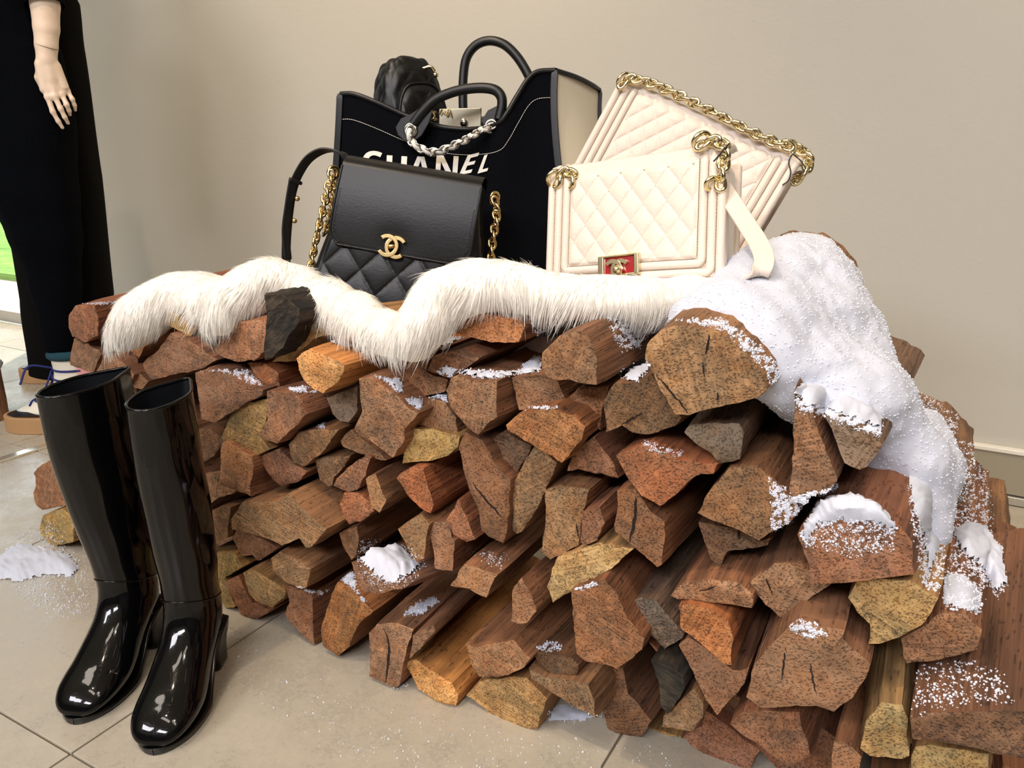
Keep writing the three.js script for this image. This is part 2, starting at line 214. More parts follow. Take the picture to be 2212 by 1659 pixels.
// ---------------------------------------------------------------- the log pile
// each row: kind of wood, how far the end stands out (cm), options, label, outline of the end as the photograph shows it
const LOGS = [
  ['rust', 0, {yaw: -8}, 'squared reddish log at the far left top corner of the pile, dusted with snow', [[151,681],[166,659],[175,655],[208,659],[213,692],[211,727],[181,743],[170,733],[156,727],[149,708]]],
  ['umber', -1, {}, 'rough brown log directly under the far left top corner log', [[148,784],[155,730],[170,733],[181,744],[192,741],[198,748],[219,754],[224,765],[208,807],[192,802],[151,790]]],
  ['umber', 0, {}, 'brown log partly behind the rim of the left boot, below the fur tail tip', [[208,807],[223,766],[238,763],[267,781],[293,809],[286,828],[248,825]]],
  ['rust', -2, {}, 'reddish split log in shade right of the hanging fur tail', [[281,737],[303,709],[327,700],[350,692],[368,709],[349,730],[314,749],[303,774],[282,756]]],
  ['umber', -2, {}, 'small brown wedge below the reddish log beside the fur tail', [[267,781],[282,756],[300,774],[301,785],[297,800],[294,809]]],
  ['ochre', 1, {yaw: 8}, 'pale yellow streaked log under the fur, leaning down to a point', [[352,659],[365,654],[390,676],[425,709],[414,728],[396,718],[373,709],[349,701]]],
  ['umber', 2, {yaw: 2}, 'wide log with dark mossy upper side behind the right boot', [[301,787],[314,771],[336,758],[365,718],[390,720],[422,741],[460,764],[482,774],[447,794],[413,804],[371,812],[327,823],[308,804]]],
  ['moss', 0, {}, 'grey green log beside the pale yellow streaked log under the fur', [[423,731],[428,701],[441,684],[460,708],[480,720],[465,757],[460,762],[428,741]]],
  ['rust', 2, {}, 'square reddish log end between the grey green log and the dark bark log', [[467,758],[479,730],[482,698],[490,687],[533,692],[573,690],[573,757],[547,781],[536,779],[514,782],[487,774]]],
  ['bark', 3, {len: 0.05}, 'dark grey bark log hanging out under the fur, pointed at its foot', [[577,671],[570,635],[607,633],[647,668],[650,692],[629,720],[615,752],[593,771],[575,779],[571,755],[575,714]]],
  ['ochre', -1, {yaw: 20, len: 0.2}, 'long straw coloured split log running right behind the dark bark log', [[627,730],[653,673],[712,692],[720,724],[680,731],[647,763],[634,781],[594,781],[613,755]]],
  ['orange', 0, {}, 'narrow orange brown log under the square reddish log', [[539,782],[574,782],[602,806],[604,839],[577,841],[558,815]]],
  ['umber', 3, {}, 'wide brown log with patchy snow on top, touching the rim of the right boot', [[414,806],[447,795],[490,806],[541,833],[574,839],[574,852],[536,871],[495,896],[465,915],[433,907],[423,852]]],
  ['umber', -1, {}, 'small brown log end between the rims of the two boots', [[285,833],[301,802],[325,823],[308,841],[292,840]]],
  ['ochre', 2, {}, 'pale yellow log with a ridged face right of the right boot', [[483,942],[504,877],[526,869],[576,861],[573,906],[563,939],[585,972],[553,988],[520,966],[490,956]]],
  ['rust', 3, {yaw: 6}, 'leaning reddish log overlapping the pale ridged yellow log', [[577,844],[628,847],[645,863],[661,896],[645,915],[618,937],[602,958],[571,947],[563,939],[580,904]]],
  ['fresh', 5, {yaw: 6}, 'freshly cut orange log end sticking out, with a splinter curl on top', [[641,773],[657,757],[670,749],[706,767],[748,786],[747,803],[730,830],[700,849],[681,843],[657,820],[646,798]]],
  ['rust', 0, {}, 'broad rust log end with a straight left edge, right of the freshly cut log', [[868,773],[892,763],[928,754],[947,757],[928,782],[925,803],[971,818],[963,844],[925,857],[871,857]]],
  ['umber', 1, {}, 'dark rounded log lying on the broad rust log end', [[923,801],[938,768],[961,760],[1003,749],[1041,771],[987,809],[974,817],[947,809]]],
  ['orange', 0, {}, 'orange brown log right under the middle of the fur', [[953,705],[965,683],[1020,670],[1128,692],[1140,708],[1128,738],[1064,740],[1003,725],[979,722]]],
  ['tan', 4, {}, 'large light brown five sided log end with snow along its top edge', [[963,841],[976,814],[990,809],[1041,822],[1079,820],[1077,863],[1075,901],[1061,912],[1031,942],[1014,933],[990,901],[971,874]]],
  ['rust', 4, {}, 'large orange red log with a concave left edge and a dark knot scar', [[778,814],[805,809],[839,836],[863,855],[885,882],[906,893],[874,928],[876,952],[847,993],[814,966],[770,936],[765,925],[784,885]]],
  ['tan', 1, {}, 'wedge shaped log with a snow tipped point, left of the large five sided log', [[890,915],[919,866],[933,860],[963,868],[988,901],[993,939],[938,925]]],
  ['ochre', 2, {}, 'olive tan triangular log with a torn right corner under the snow tipped wedge', [[892,923],[933,926],[993,942],[990,966],[971,985],[930,996],[873,999],[877,966]]],
  ['umber', 1, {}, 'squarish brown log immediately right of the large five sided log', [[1107,814],[1167,809],[1204,822],[1221,863],[1204,879],[1123,885],[1115,847]]],
  ['umber', 3, {}, 'long upright brown slab with a crack down its face', [[987,966],[1001,931],[1020,942],[1044,950],[1071,998],[1107,1034],[1104,1107],[1098,1159],[1090,1175],[1058,1160],[1042,1147],[1034,1100],[1022,1075],[1003,1024]]],
  ['umber', 1, {}, 'dark diamond shaped log beside the top of the long cracked slab', [[1052,961],[1064,947],[1091,928],[1110,944],[1147,963],[1139,988],[1112,1032],[1085,1012],[1069,988]]],
  ['tan', 2, {}, 'tall grey tan slab tapering to a point, right of the long cracked slab', [[1153,961],[1177,971],[1204,1001],[1201,1012],[1173,1080],[1130,1151],[1118,1156],[1107,1148],[1108,1047],[1128,1004]]],
  ['umber', 1, {}, 'brown log with a tiny snow tuft, left of the large orange red log', [[626,958],[647,930],[685,927],[728,930],[698,976],[688,987],[660,1008],[639,1000],[631,979]]],
  ['umber', 0, {}, 'left half of a split pair of logs with a dark gap between them', [[681,993],[696,985],[759,984],[747,1007],[724,1030],[720,1048],[712,1051],[693,1036],[688,1017]]],
  ['rust', 1, {}, 'right half of a split pair of logs with a dark gap between them', [[721,1050],[729,1033],[750,1010],[791,982],[802,990],[791,1028],[772,1060],[753,1063]]],
  ['tan', 0, {}, 'tan log peeking out behind the lower left of the large orange red log', [[738,952],[750,933],[759,925],[772,936],[801,960],[823,979],[837,994],[826,995],[780,979],[742,963]]],
  ['grey', 0, {}, 'dark grey log beneath the freshly cut orange log', [[702,860],[730,849],[778,830],[776,885],[754,912],[735,912],[716,896]]],
  ['tan', 2, {}, 'rounded tan log below and left of the broad amber log', [[793,1031],[813,1022],[824,1057],[835,1080],[820,1108],[805,1099],[799,1074]]],
  ['orange', 3, {}, 'broad amber log with a coarse grained dark right side above the snow heap', [[857,1031],[873,1017],[897,1006],[916,1012],[940,1090],[932,1110],[910,1099],[878,1063]]],
  ['umber', 0, {}, 'small brown log touching the shaft of the right boot at mid height', [[430,925],[454,925],[481,944],[484,958],[458,990],[438,1002],[427,981]]],
  ['rust', 3, {}, 'notched reddish log with a pale wood side, below the pale ridged yellow log', [[481,955],[490,952],[517,971],[541,987],[546,1009],[542,1052],[544,1074],[522,1063],[481,1044],[481,1001]]],
  ['rust', 1, {}, 'dark red smooth log right of the notched reddish log', [[564,979],[607,966],[634,1001],[663,1020],[647,1041],[609,1051],[577,1014]]],
  ['tan', 4, {}, 'very wide brown log with a stepped face and a yellow stripe on its side', [[504,1118],[527,1080],[601,1082],[620,1066],[701,1147],[671,1185],[658,1186],[645,1166],[609,1179],[577,1162],[506,1142]]],
  ['orange', 1, {}, 'small fan grained orange log end under the split pair', [[735,1088],[745,1063],[772,1061],[802,1085],[810,1104],[780,1126],[756,1132],[743,1118]]],
  ['rust', -1, {}, 'dark reddish log behind the right boot, under the notched reddish log', [[438,1023],[481,1014],[487,1042],[517,1061],[471,1077],[443,1101],[427,1095]]],
  ['umber', 0, {}, 'brown log with scratched face behind the right boot shaft', [[443,1107],[481,1093],[501,1096],[495,1161],[454,1175],[427,1166]]],
  ['umber', -1, {}, 'dark ragged log under the very wide stepped log', [[498,1166],[508,1144],[577,1164],[608,1180],[563,1212],[546,1199],[522,1202]]],
  ['tan', 3, {}, 'rounded tan log above the red parallelogram log on the floor row', [[582,1207],[601,1191],[626,1199],[677,1226],[669,1266],[655,1269],[618,1256],[588,1234]]],
  ['ochre', 0, {}, 'grey log with a pale yellow edge at the heel of the right boot', [[450,1191],[508,1193],[527,1225],[487,1250],[506,1313],[487,1318],[476,1299],[452,1231]]],
  ['rust', 0, {}, 'reddish floor log beside the pale edged grey log', [[484,1256],[519,1240],[536,1280],[549,1300],[590,1316],[558,1337],[528,1335],[517,1324],[503,1297]]],
  ['ochre', 1, {}, 'golden tan log lying against the rounded tan log', [[522,1237],[544,1229],[584,1248],[622,1272],[617,1291],[590,1313],[550,1299],[536,1280]]],
  ['rust', 2, {fl: 1}, 'red brown parallelogram log standing on the floor with snow along its upper edge', [[620,1266],[627,1263],[676,1284],[678,1325],[681,1394],[656,1376],[616,1329],[624,1298]]],
  ['orange', 3, {fl: 1}, 'tall orange tan log on its corner in front of the small snow heap', [[719,1273],[730,1256],[753,1266],[808,1321],[784,1341],[770,1362],[757,1395],[730,1420],[697,1395],[693,1358],[712,1298]]],
  ['umber', 5, {yaw: 20}, 'thin dark slab carrying the small snow heap', [[762,1211],[782,1215],[840,1254],[899,1254],[876,1273],[818,1285],[782,1279],[769,1254]]],
  ['umber', 0, {}, 'brown log end behind the snow heap, left side of a long dark log', [[732,1150],[775,1134],[778,1158],[772,1199],[759,1212],[745,1188]]],
  ['tan', 3, {}, 'snow frosted grey brown log leaning over the snow heap', [[858,1142],[886,1123],[913,1107],[932,1131],[924,1153],[916,1207],[897,1216],[878,1180]]],
  ['tan', 2, {}, 'notched flat tan log right of the snow frosted leaning log', [[928,1145],[937,1126],[970,1128],[976,1161],[983,1169],[981,1234],[943,1226],[940,1199]]],
  ['rust', 3, {}, 'chipped log with a dark upper side left of the long cracked slab', [[968,1119],[993,1075],[1010,1115],[1027,1167],[1008,1173],[981,1156]]],
  ['tan', 4, {yaw: 0}, 'long log with a glossy red top, lying diagonally in the lower middle', [[975,1262],[1006,1215],[1074,1242],[1050,1292],[1014,1270]]],
  ['tan', 3, {fl: 0}, 'slim pale peeled pole pointing down to the floor', [[893,1370],[935,1350],[941,1366],[909,1401],[887,1421]]],
  ['tan', 3, {fl: 1}, 'upright tan floor log with a long crack and a grey snowy top', [[798,1366],[813,1346],[859,1343],[895,1358],[876,1421],[864,1481],[852,1487],[798,1462]]],
  ['fresh', 3, {fl: 1}, 'thick orange floor log with a dark sawn end', [[873,1429],[899,1422],[939,1449],[979,1474],[991,1501],[987,1525],[947,1517],[903,1486]]],
  ['tan', 2, {}, 'pinkish tan five sided log above the thick orange floor log', [[1001,1394],[1027,1398],[1110,1381],[1150,1421],[1138,1438],[1094,1458],[1035,1462],[1019,1442]]],
  ['tan', 3, {}, 'pointed log with a pale blaze at the centre of the lower pile', [[1102,1346],[1111,1263],[1130,1243],[1150,1279],[1162,1319],[1138,1346],[1118,1350]]],
  ['umber', 0, {}, 'dark log end with a snowy reddish top left of the large smooth reddish log', [[1144,1405],[1237,1418],[1254,1434],[1250,1454],[1197,1458],[1162,1434]]],
  ['tan', 1, {}, 'flat tan log lying just above the yellow splintered floor log', [[1140,1441],[1177,1462],[1237,1466],[1273,1474],[1285,1513],[1289,1552],[1242,1529],[1189,1497],[1146,1466]]],
  ['ochre', 2, {fl: 1}, 'yellow splintered log lying on the floor at the middle of the front row', [[1006,1501],[1035,1470],[1110,1458],[1138,1462],[1185,1509],[1162,1577],[1130,1577],[1067,1553],[1035,1521]]],
  ['ochre', 3, {}, 'pale golden crescent log arching over the large log with a snow lip', [[1183,1263],[1202,1199],[1237,1192],[1293,1172],[1334,1180],[1368,1188],[1337,1215],[1281,1255],[1229,1279],[1197,1299]]],
  ['tan', 2, {}, 'big upright brown log with a flat dark top near the centre of the pile', [[1173,1060],[1202,1048],[1273,1056],[1258,1120],[1255,1176],[1193,1207],[1171,1192],[1178,1120]]],
  ['rust', 3, {}, 'small reddish log right of the big upright brown log', [[1254,1172],[1261,1104],[1297,1092],[1309,1128],[1293,1168],[1273,1176]]],
  ['rust', 5, {}, 'large smooth reddish log with a lip of snow on its upper left', [[1235,1275],[1269,1264],[1264,1264],[1308,1247],[1333,1278],[1355,1330],[1375,1358],[1393,1381],[1387,1407],[1359,1431],[1332,1449],[1300,1437],[1264,1429],[1244,1413]]],
  ['umber', 0, {fl: 1}, 'wide chocolate brown log on the floor below the large smooth reddish log', [[1260,1458],[1300,1442],[1347,1442],[1359,1497],[1411,1557],[1388,1594],[1316,1585],[1296,1513]]],
  ['rust', 3, {}, 'large log with a vertical crack and a dark right side', [[1327,1148],[1335,1056],[1376,1052],[1407,1100],[1439,1128],[1432,1223],[1420,1228],[1360,1172]]],
  ['orange', 4, {}, 'wide pointed orange brown log with snow flecks on its dark top', [[1330,982],[1374,961],[1406,956],[1474,991],[1550,1004],[1541,1026],[1504,1031],[1494,1037],[1463,1072],[1424,1097],[1384,1072],[1356,1033]]],
  ['orange', 4, {}, 'broad coarse grained triangular log with a thin snow line on top', [[1096,915],[1121,890],[1199,879],[1205,885],[1238,899],[1265,923],[1257,953],[1213,1003],[1175,977],[1098,925]]],
  ['grey', 2, {}, 'grey brown bent log right of the large smooth reddish log', [[1361,1295],[1387,1287],[1419,1295],[1447,1331],[1479,1370],[1478,1382],[1435,1405],[1400,1370]]],
  ['orange', 4, {}, 'bright orange triangular log with a dark right side', [[1467,1303],[1487,1297],[1535,1311],[1575,1339],[1586,1382],[1578,1443],[1563,1441],[1515,1390],[1471,1354]]],
  ['tan', 3, {}, 'flat grey tan log with a hairline crack above the bright orange triangular log', [[1449,1283],[1479,1255],[1519,1247],[1598,1255],[1629,1283],[1625,1314],[1579,1306],[1463,1291]]],
  ['umber', 0, {}, 'dark shaded cracked log under the large flat faced log', [[1510,1124],[1590,1140],[1637,1168],[1669,1160],[1658,1180],[1575,1195],[1554,1227],[1535,1211],[1519,1168]]],
  ['tan', 3, {}, 'large flat faced brown log with snow crumbs on its right corner', [[1507,1108],[1527,1064],[1575,1009],[1637,1005],[1670,1033],[1733,1100],[1713,1128],[1641,1168],[1586,1140],[1527,1116]]],
  ['tan', 2, {}, 'squared ochre brown log left of the snow capped log', [[1617,1255],[1674,1211],[1733,1215],[1768,1243],[1803,1259],[1697,1336],[1685,1335],[1654,1307]]],
  ['tan', 6, {}, 'very large round faced log with saw marks at the lower right', [[1606,1513],[1627,1433],[1670,1382],[1718,1337],[1828,1356],[1828,1378],[1884,1430],[1871,1468],[1845,1506],[1802,1537],[1764,1527],[1704,1528],[1640,1534]]],
  ['umber', 2, {}, 'brown triangular log with dark speckles under the bright orange log', [[1463,1394],[1487,1378],[1527,1402],[1583,1446],[1619,1443],[1610,1478],[1551,1540],[1527,1509],[1495,1450]]],
  ['rust', -1, {}, 'small shaded reddish log under the grey brown bent log', [[1399,1386],[1431,1406],[1470,1402],[1474,1443],[1428,1426]]],
  ['bark', 3, {}, 'small rough chunk with torn bark near the floor', [[1405,1422],[1439,1430],[1479,1458],[1482,1486],[1463,1517],[1443,1544],[1428,1529],[1424,1478]]],
  ['tan', 2, {}, 'small pale tan chunk under the rough torn bark chunk', [[1428,1573],[1435,1549],[1463,1521],[1499,1482],[1523,1517],[1519,1548],[1495,1580]]],
  ['rust', 3, {fl: 1}, 'broad reddish wedge of wood on the floor at the bottom edge', [[1475,1589],[1515,1565],[1527,1533],[1579,1569],[1645,1621],[1622,1659],[1570,1659],[1495,1613]]],
  ['rust', 3, {}, 'red brown block under the very large round faced log', [[1576,1561],[1605,1527],[1730,1532],[1738,1576],[1752,1623],[1754,1635],[1701,1659],[1647,1617]]],
  ['ochre', 0, {fl: 1}, 'thin pale strip of wood on the floor', [[1400,1569],[1471,1589],[1475,1596],[1412,1585]]],
  ['tan', 6, {len: 0.44, pitch: 7}, 'biggest round log end with cracks under the thick snow at the top right', [[1392,774],[1396,742],[1425,709],[1466,702],[1547,714],[1610,757],[1650,809],[1656,845],[1640,861],[1558,880],[1490,896],[1461,893],[1415,818]]],
  ['tan', 5, {yaw: 0}, 'round topped log left of the biggest log, snow on its back', [[1167,785],[1170,761],[1208,723],[1257,710],[1282,731],[1292,774],[1295,831],[1263,828],[1233,823],[1192,820],[1170,807]]],
  ['rust', 0, {}, 'purple brown angular log under the round topped log', [[1206,880],[1249,834],[1292,834],[1317,831],[1301,883],[1298,931],[1265,912],[1235,896]]],
  ['umber', 3, {}, 'wide dark brown log with a diagonal crack left of the biggest round log', [[1303,866],[1328,823],[1363,826],[1409,804],[1428,839],[1476,902],[1463,923],[1398,940],[1366,934],[1344,918],[1309,936]]],
  ['umber', 1, {}, 'small arched grey brown log right of the coarse grained triangular log', [[1227,1016],[1238,972],[1284,940],[1314,983],[1328,1005],[1335,1035],[1300,1024],[1249,1014]]],
  ['grey', 3, {yaw: -2}, 'grey brown log with a dark side below the biggest round log', [[1475,934],[1490,918],[1534,912],[1599,912],[1610,934],[1602,991],[1553,1002],[1537,980],[1493,950]]],
  ['tan', 5, {}, 'tall tan block left of the dark slot, snow crumbs at its foot', [[1716,840],[1726,866],[1757,877],[1765,921],[1786,976],[1813,1024],[1809,1040],[1786,1064],[1754,1074],[1738,1089],[1710,1081],[1704,1058],[1712,976]]],
  ['grey', 4, {}, 'weathered log with dark sawn streaks beside the tall tan block', [[1778,898],[1803,900],[1840,916],[1897,944],[1909,960],[1904,970],[1884,991],[1871,1007],[1856,1012],[1824,1001]]],
  ['rust', 6, {}, 'red brown log capped with a mound of snow at the right', [[1721,1152],[1752,1122],[1812,1100],[1897,1109],[1949,1135],[1974,1173],[1978,1242],[1825,1259],[1748,1259],[1743,1220]]],
  ['ochre', 5, {}, 'yellow sawn log end beneath the log capped with a mound of snow', [[1850,1255],[1886,1248],[1966,1250],[2030,1291],[2027,1305],[2005,1330],[1994,1349],[1955,1369],[1900,1391],[1875,1392],[1880,1349],[1850,1322],[1828,1291]]],
  ['tan', 4, {len: 0.42}, 'pinkish brown log end lower right of the yellow sawn log end', [[1944,1377],[2005,1344],[2027,1316],[2088,1322],[2123,1358],[2116,1405],[2044,1424],[2005,1432],[1954,1433]]],
  ['umber', 8, {pitch: 16, len: 0.24}, 'wide red barked log at the lower right with a grey sawn end', [[1961,1557],[2005,1543],[2088,1536],[2168,1529],[2237,1529],[2237,1632],[2210,1630],[2132,1618],[2066,1607],[2005,1599],[1969,1601]]],
  ['ochre', 5, {pitch: 14}, 'upright olive log end at the bottom right', [[1857,1615],[1872,1557],[1905,1516],[1950,1518],[1962,1549],[1963,1632],[1950,1640],[1878,1632]]],
  ['rust', 4, {}, 'red brown log at the bottom edge left of the upright olive log end', [[1795,1634],[1802,1599],[1817,1599],[1842,1612],[1864,1630],[1857,1652],[1846,1673],[1795,1673]]],
  ['ochre', 4, {}, 'golden log at the bottom edge under the wide red barked log', [[1961,1670],[1975,1610],[2008,1607],[2066,1618],[2138,1626],[2141,1670]]],
  ['rust', 0, {}, 'reddish knobbly log end left of the left boot shaft, higher one', [[71,1065],[78,1048],[78,1026],[74,1020],[82,1009],[107,993],[134,998],[150,1048],[147,1092],[115,1099],[92,1103],[81,1095]]],
  ['ochre', 1, {fl: 1}, 'small log with an orange patch on the floor left of the left boot', [[85,1148],[93,1112],[107,1106],[137,1099],[159,1117],[161,1172],[123,1179],[107,1175],[98,1165]]],
];
const TONES = { rust: 0xa27351, tan: 0xa47c58, umber: 0x8c6648, ochre: 0xc09e66, orange: 0xb4774a, fresh: 0xe2aa66, grey: 0x8a7560, moss: 0x7a6d52, bark: 0x625749 };
const FACE_Z = -0.79;
// end grain: pores, saw lines, a few stains; split sides: long fibres
const endT = [0, 1, 2, 3].map(k => {
  const n = 512, big = mixNoise(n, [[3, 3, 1], [7, 7, .7]], 100 + k), pore = mixNoise(n, [[150, 110, 1], [256, 220, .8]], 200 + k), saw = mixNoise(n, [[5, 90, 1], [14, 180, .7]], 300 + k), mid = mixNoise(n, [[24, 18, 1], [50, 40, .7]], 400 + k);
  const h = i => { const p = smooth(.52, .78, pore[i]), m = mid[i]; return .86 + (big[i] - .5) * .3 + (m - .5) * .22 + (saw[i] - .5) * (k % 2 ? .26 : .14) - p * .25 + smooth(.62, .8, m) * .06; };
  return { map: tex(n, i => { const v = h(i), r = (big[(i * 3 + 777) % big.length] - .5) * .12; return [v * 1.05 + r, v * 1.03, v * 1.0 - r]; }), bump: tex(n, i => [h(i)], false) };
});
const sideT = [0, 1, 2].map(k => {
  const n = 512, st = mixNoise(n, [[30, 2, 1], [80, 4, 1], [200, 7, .8]], 500 + k), big = mixNoise(n, [[4, 3, 1], [9, 6, .6]], 600 + k), sp = mixNoise(n, [[120, 40, 1]], 700 + k);
  const h = i => .8 + (st[i] - .5) * .6 + (big[i] - .5) * .35 - smooth(.75, .95, sp[i]) * .2;
  return { map: tex(n, i => { const v = h(i); return [v * 1.05, v * 1.02, v * 1.0]; }), bump: tex(n, i => [h(i)], false) };
});
const barkT = (() => { const n = 512, a = mixNoise(n, [[14, 5, 1], [40, 12, .8], [100, 40, .5]], 900), b = mixNoise(n, [[5, 5, 1], [60, 60, .6]], 950); const h = i => .5 + (a[i] - .5) * 1.3; return { map: tex(n, i => { const v = h(i) * .8 + b[i] * .35; return [v, v * .98, v * .9]; }), bump: tex(n, i => [h(i)], false) }; })();

// outline (points in the plane of the end, counter-clockwise seen from the front) -> body and end geometry, front at local z = 0
function logGeometry(P, len, yaw, pitch, sd, rough) {
  const c2 = new THREE.Vector2(); P.forEach(p => c2.add(p)); c2.divideScalar(P.length);
  const per = []; // resampled ragged outline
  for (let i = 0; i < P.length; i++) {
    const a = P[i], b = P[(i + 1) % P.length], L = a.distanceTo(b), n = Math.max(1, Math.round(L / 0.007)), nx = (b.y - a.y) / L, ny = -(b.x - a.x) / L;
    for (let k = 0; k < n; k++) { const t = k / n, x = lerp(a.x, b.x, t), y = lerp(a.y, b.y, t), d = (noise(x * 130, y * 130, sd) * .0012 + noise(x * 420, y * 420, sd) * .0009 + noise(x * 45, y * 45, sd + 3) * .002) * rough; per.push({ x: x + nx * d, y: y + ny * d, nx, ny, s: 0 }); }
  }
  const N = per.length; let s = 0;
  for (let i = 0; i < N; i++) { per[i].s = s; const q = per[(i + 1) % N]; s += Math.hypot(q.x - per[i].x, q.y - per[i].y); }
  for (let i = 0; i < N; i++) { const a = per[(i + N - 1) % N], b = per[(i + 1) % N]; let x = b.y - a.y, y = -(b.x - a.x), l = Math.hypot(x, y) || 1; per[i].mx = x / l; per[i].my = y / l; }
  const ax = Math.tan(yaw), ay = Math.tan(pitch), K = 12, pos = [], uv = [], idx = [], uo = sd * .37 % 1, vo = sd * .71 % 1;
  const off = (p, j) => { const g = j ? Math.min(1, j / 2) : 0; return g * (noise(p.s * 260, j * .15, sd) * .0016 + noise(p.s * 90, j * .35, sd + 5) * .0026) * rough - (j ? .0 : .0012); };
  for (let j = 0; j <= K; j++) { const t = j ? len * Math.pow(j / K, 1.15) : 0; for (let i = 0; i <= N; i++) { const p = per[i % N], d = off(p, j); const z = j ? t : .0; pos.push(p.x + p.mx * d + ax * z, p.y + p.my * d + ay * z, -z - (j ? 0 : 0)); uv.push((i === N ? s : p.s) / .26 + uo, t / .3 + vo); } }
  for (let j = 0; j < K; j++) for (let i = 0; i < N; i++) { const a = j * (N + 1) + i, b = a + 1, c = a + N + 1, d = c + 1; idx.push(a, d, b, a, c, d); }
  // back end
  const b0 = K * (N + 1), back = THREE.ShapeUtils.triangulateShape(per.map((p, i) => new THREE.Vector2(pos[(b0 + i) * 3], pos[(b0 + i) * 3 + 1])), []);
  for (const f of back) idx.push(b0 + f[0], b0 + f[2], b0 + f[1]);
  let body = new THREE.BufferGeometry(); body.setAttribute('position', new THREE.Float32BufferAttribute(pos, 3)); body.setAttribute('uv', new THREE.Float32BufferAttribute(uv, 2)); body.setIndex(idx);
  body = toCreasedNormals(body, 0.7);
  // front end: rings to the centre where the outline allows it, else a plain fill
  const ep = [], eu = [], ei = [], ang = sd * 1.7, ca = Math.cos(ang), sa = Math.sin(ang);
  const put = (x, y, z) => { ep.push(x, y, z); eu.push((x * ca - y * sa) / .2 + uo, (x * sa + y * ca) / .2 + vo); };
  let star = true; for (let i = 0; i < N; i++) { const a = per[i], b = per[(i + 1) % N]; if ((a.x - c2.x) * (b.y - c2.y) - (a.y - c2.y) * (b.x - c2.x) <= 1e-7) star = false; }
  const relief = (x, y, e) => e * ((noise(x * 28, y * 28, sd + 9) * .005 + noise(x * 75, y * 75, sd + 9) * .002) * rough + Math.max(0, noise(x * 14, y * 14, sd + 20)) * .006);
  if (star) { const R = [1, .965, .88, .76, .62, .46, .3, .14]; for (const r of R) for (let i = 0; i < N; i++) { const p = per[i], d = r === 1 ? -.0012 : 0, x = lerp(c2.x, p.x + p.mx * d, r), y = lerp(c2.y, p.y + p.my * d, r); put(x, y, r === 1 ? 0 : .0012 + relief(x, y, smooth(1, .8, r))); }
    put(c2.x, c2.y, .0012 + relief(c2.x, c2.y, 1)); const M = R.length;
    for (let j = 0; j < M; j++) for (let i = 0; i < N; i++) { const i1 = (i + 1) % N; if (j < M - 1) ei.push(j * N + i, j * N + i1, (j + 1) * N + i1, j * N + i, (j + 1) * N + i1, (j + 1) * N + i); else ei.push(j * N + i, j * N + i1, M * N); }
  } else { for (const p of per) put(p.x - p.mx * .0012, p.y - p.my * .0012, 0); for (const f of THREE.ShapeUtils.triangulateShape(per.map(p => new THREE.Vector2(p.x, p.y)), [])) ei.push(f[0], f[1], f[2]); }
  let end = new THREE.BufferGeometry(); end.setAttribute('position', new THREE.Float32BufferAttribute(ep, 3)); end.setAttribute('uv', new THREE.Float32BufferAttribute(eu, 2)); end.setIndex(ei);
  end = toCreasedNormals(end, 0.5);
  return { body, end };
}
const logMeshes = [];
function addLog(tone, pts3, len, yaw, pitch, label) { // pts3: world outline of the front end
  const sd = logMeshes.length * 1.618 + 1;
  const z0 = pts3.reduce((a, p) => a + p.z, 0) / pts3.length, xs = pts3.map(p => p.x), y0 = Math.min(...pts3.map(p => p.y)), x0 = (Math.min(...xs) + Math.max(...xs)) / 2;
  let P = pts3.map(p => new THREE.Vector2(p.x - x0, p.y - y0));
  if (THREE.ShapeUtils.area(P) < 0) P.reverse();
  const t = thing('firewood_log', label, 'log', [x0, y0, z0], 'split logs of the display pile');
  const { body, end } = logGeometry(P, len, yaw, pitch, sd, 1);
  const base = new THREE.Color(TONES[tone]).offsetHSL(rr(-.008, .008), rr(-.05, .03), rr(-.03, .03));
  const side = base.clone().multiply(new THREE.Color(tone === 'fresh' ? 0xf0e0c8 : 0xe4d6cc));
  const e = endT[Math.floor(rnd() * 4)], s = tone === 'bark' || tone === 'moss' ? barkT : sideT[Math.floor(rnd() * 3)], em = tone === 'bark' || tone === 'moss' ? barkT : e;
  const me = std(base, .82, { map: em.map, bumpMap: em.bump, bumpScale: .003 }), ms = std(side, .8, { map: s.map, bumpMap: s.bump, bumpScale: .003 });
  const b = part('split_side', body, ms, t), f = part('end_face', end, me, t);
  logMeshes.push(b, f);
  return t;
}
for (const [tone, out, o, label, px] of LOGS) {
  let z = FACE_Z + out / 100;
  const low = px.reduce((a, p) => p[1] > a[1] ? p : a);
  if (o.fl) z = onLevel(low[0], low[1], .003).z;
  const c = at(px.reduce((a, p) => a + p[0], 0) / px.length, px.reduce((a, p) => a + p[1], 0) / px.length, z);
  const ta = o.fl ? 0 : rr(-.1, .1), tb = o.fl ? 0 : rr(-.08, .1);
  const pts = px.map(([a, b]) => { let p = at(a, b, z); for (let k = 0; k < 4; k++) p = at(a, b, z + ta * (p.x - c.x) + tb * (p.y - c.y)); return p; });
  // a flat end: the outline is kept in one plane, its small tilt goes into the mean depth
  addLog(tone, pts, o.len ?? rr(.34, .4), (o.yaw ?? rr(-3, 3)) * Math.PI / 180, (o.pitch ?? rr(-1.5, 1.5)) * Math.PI / 180, label);
}
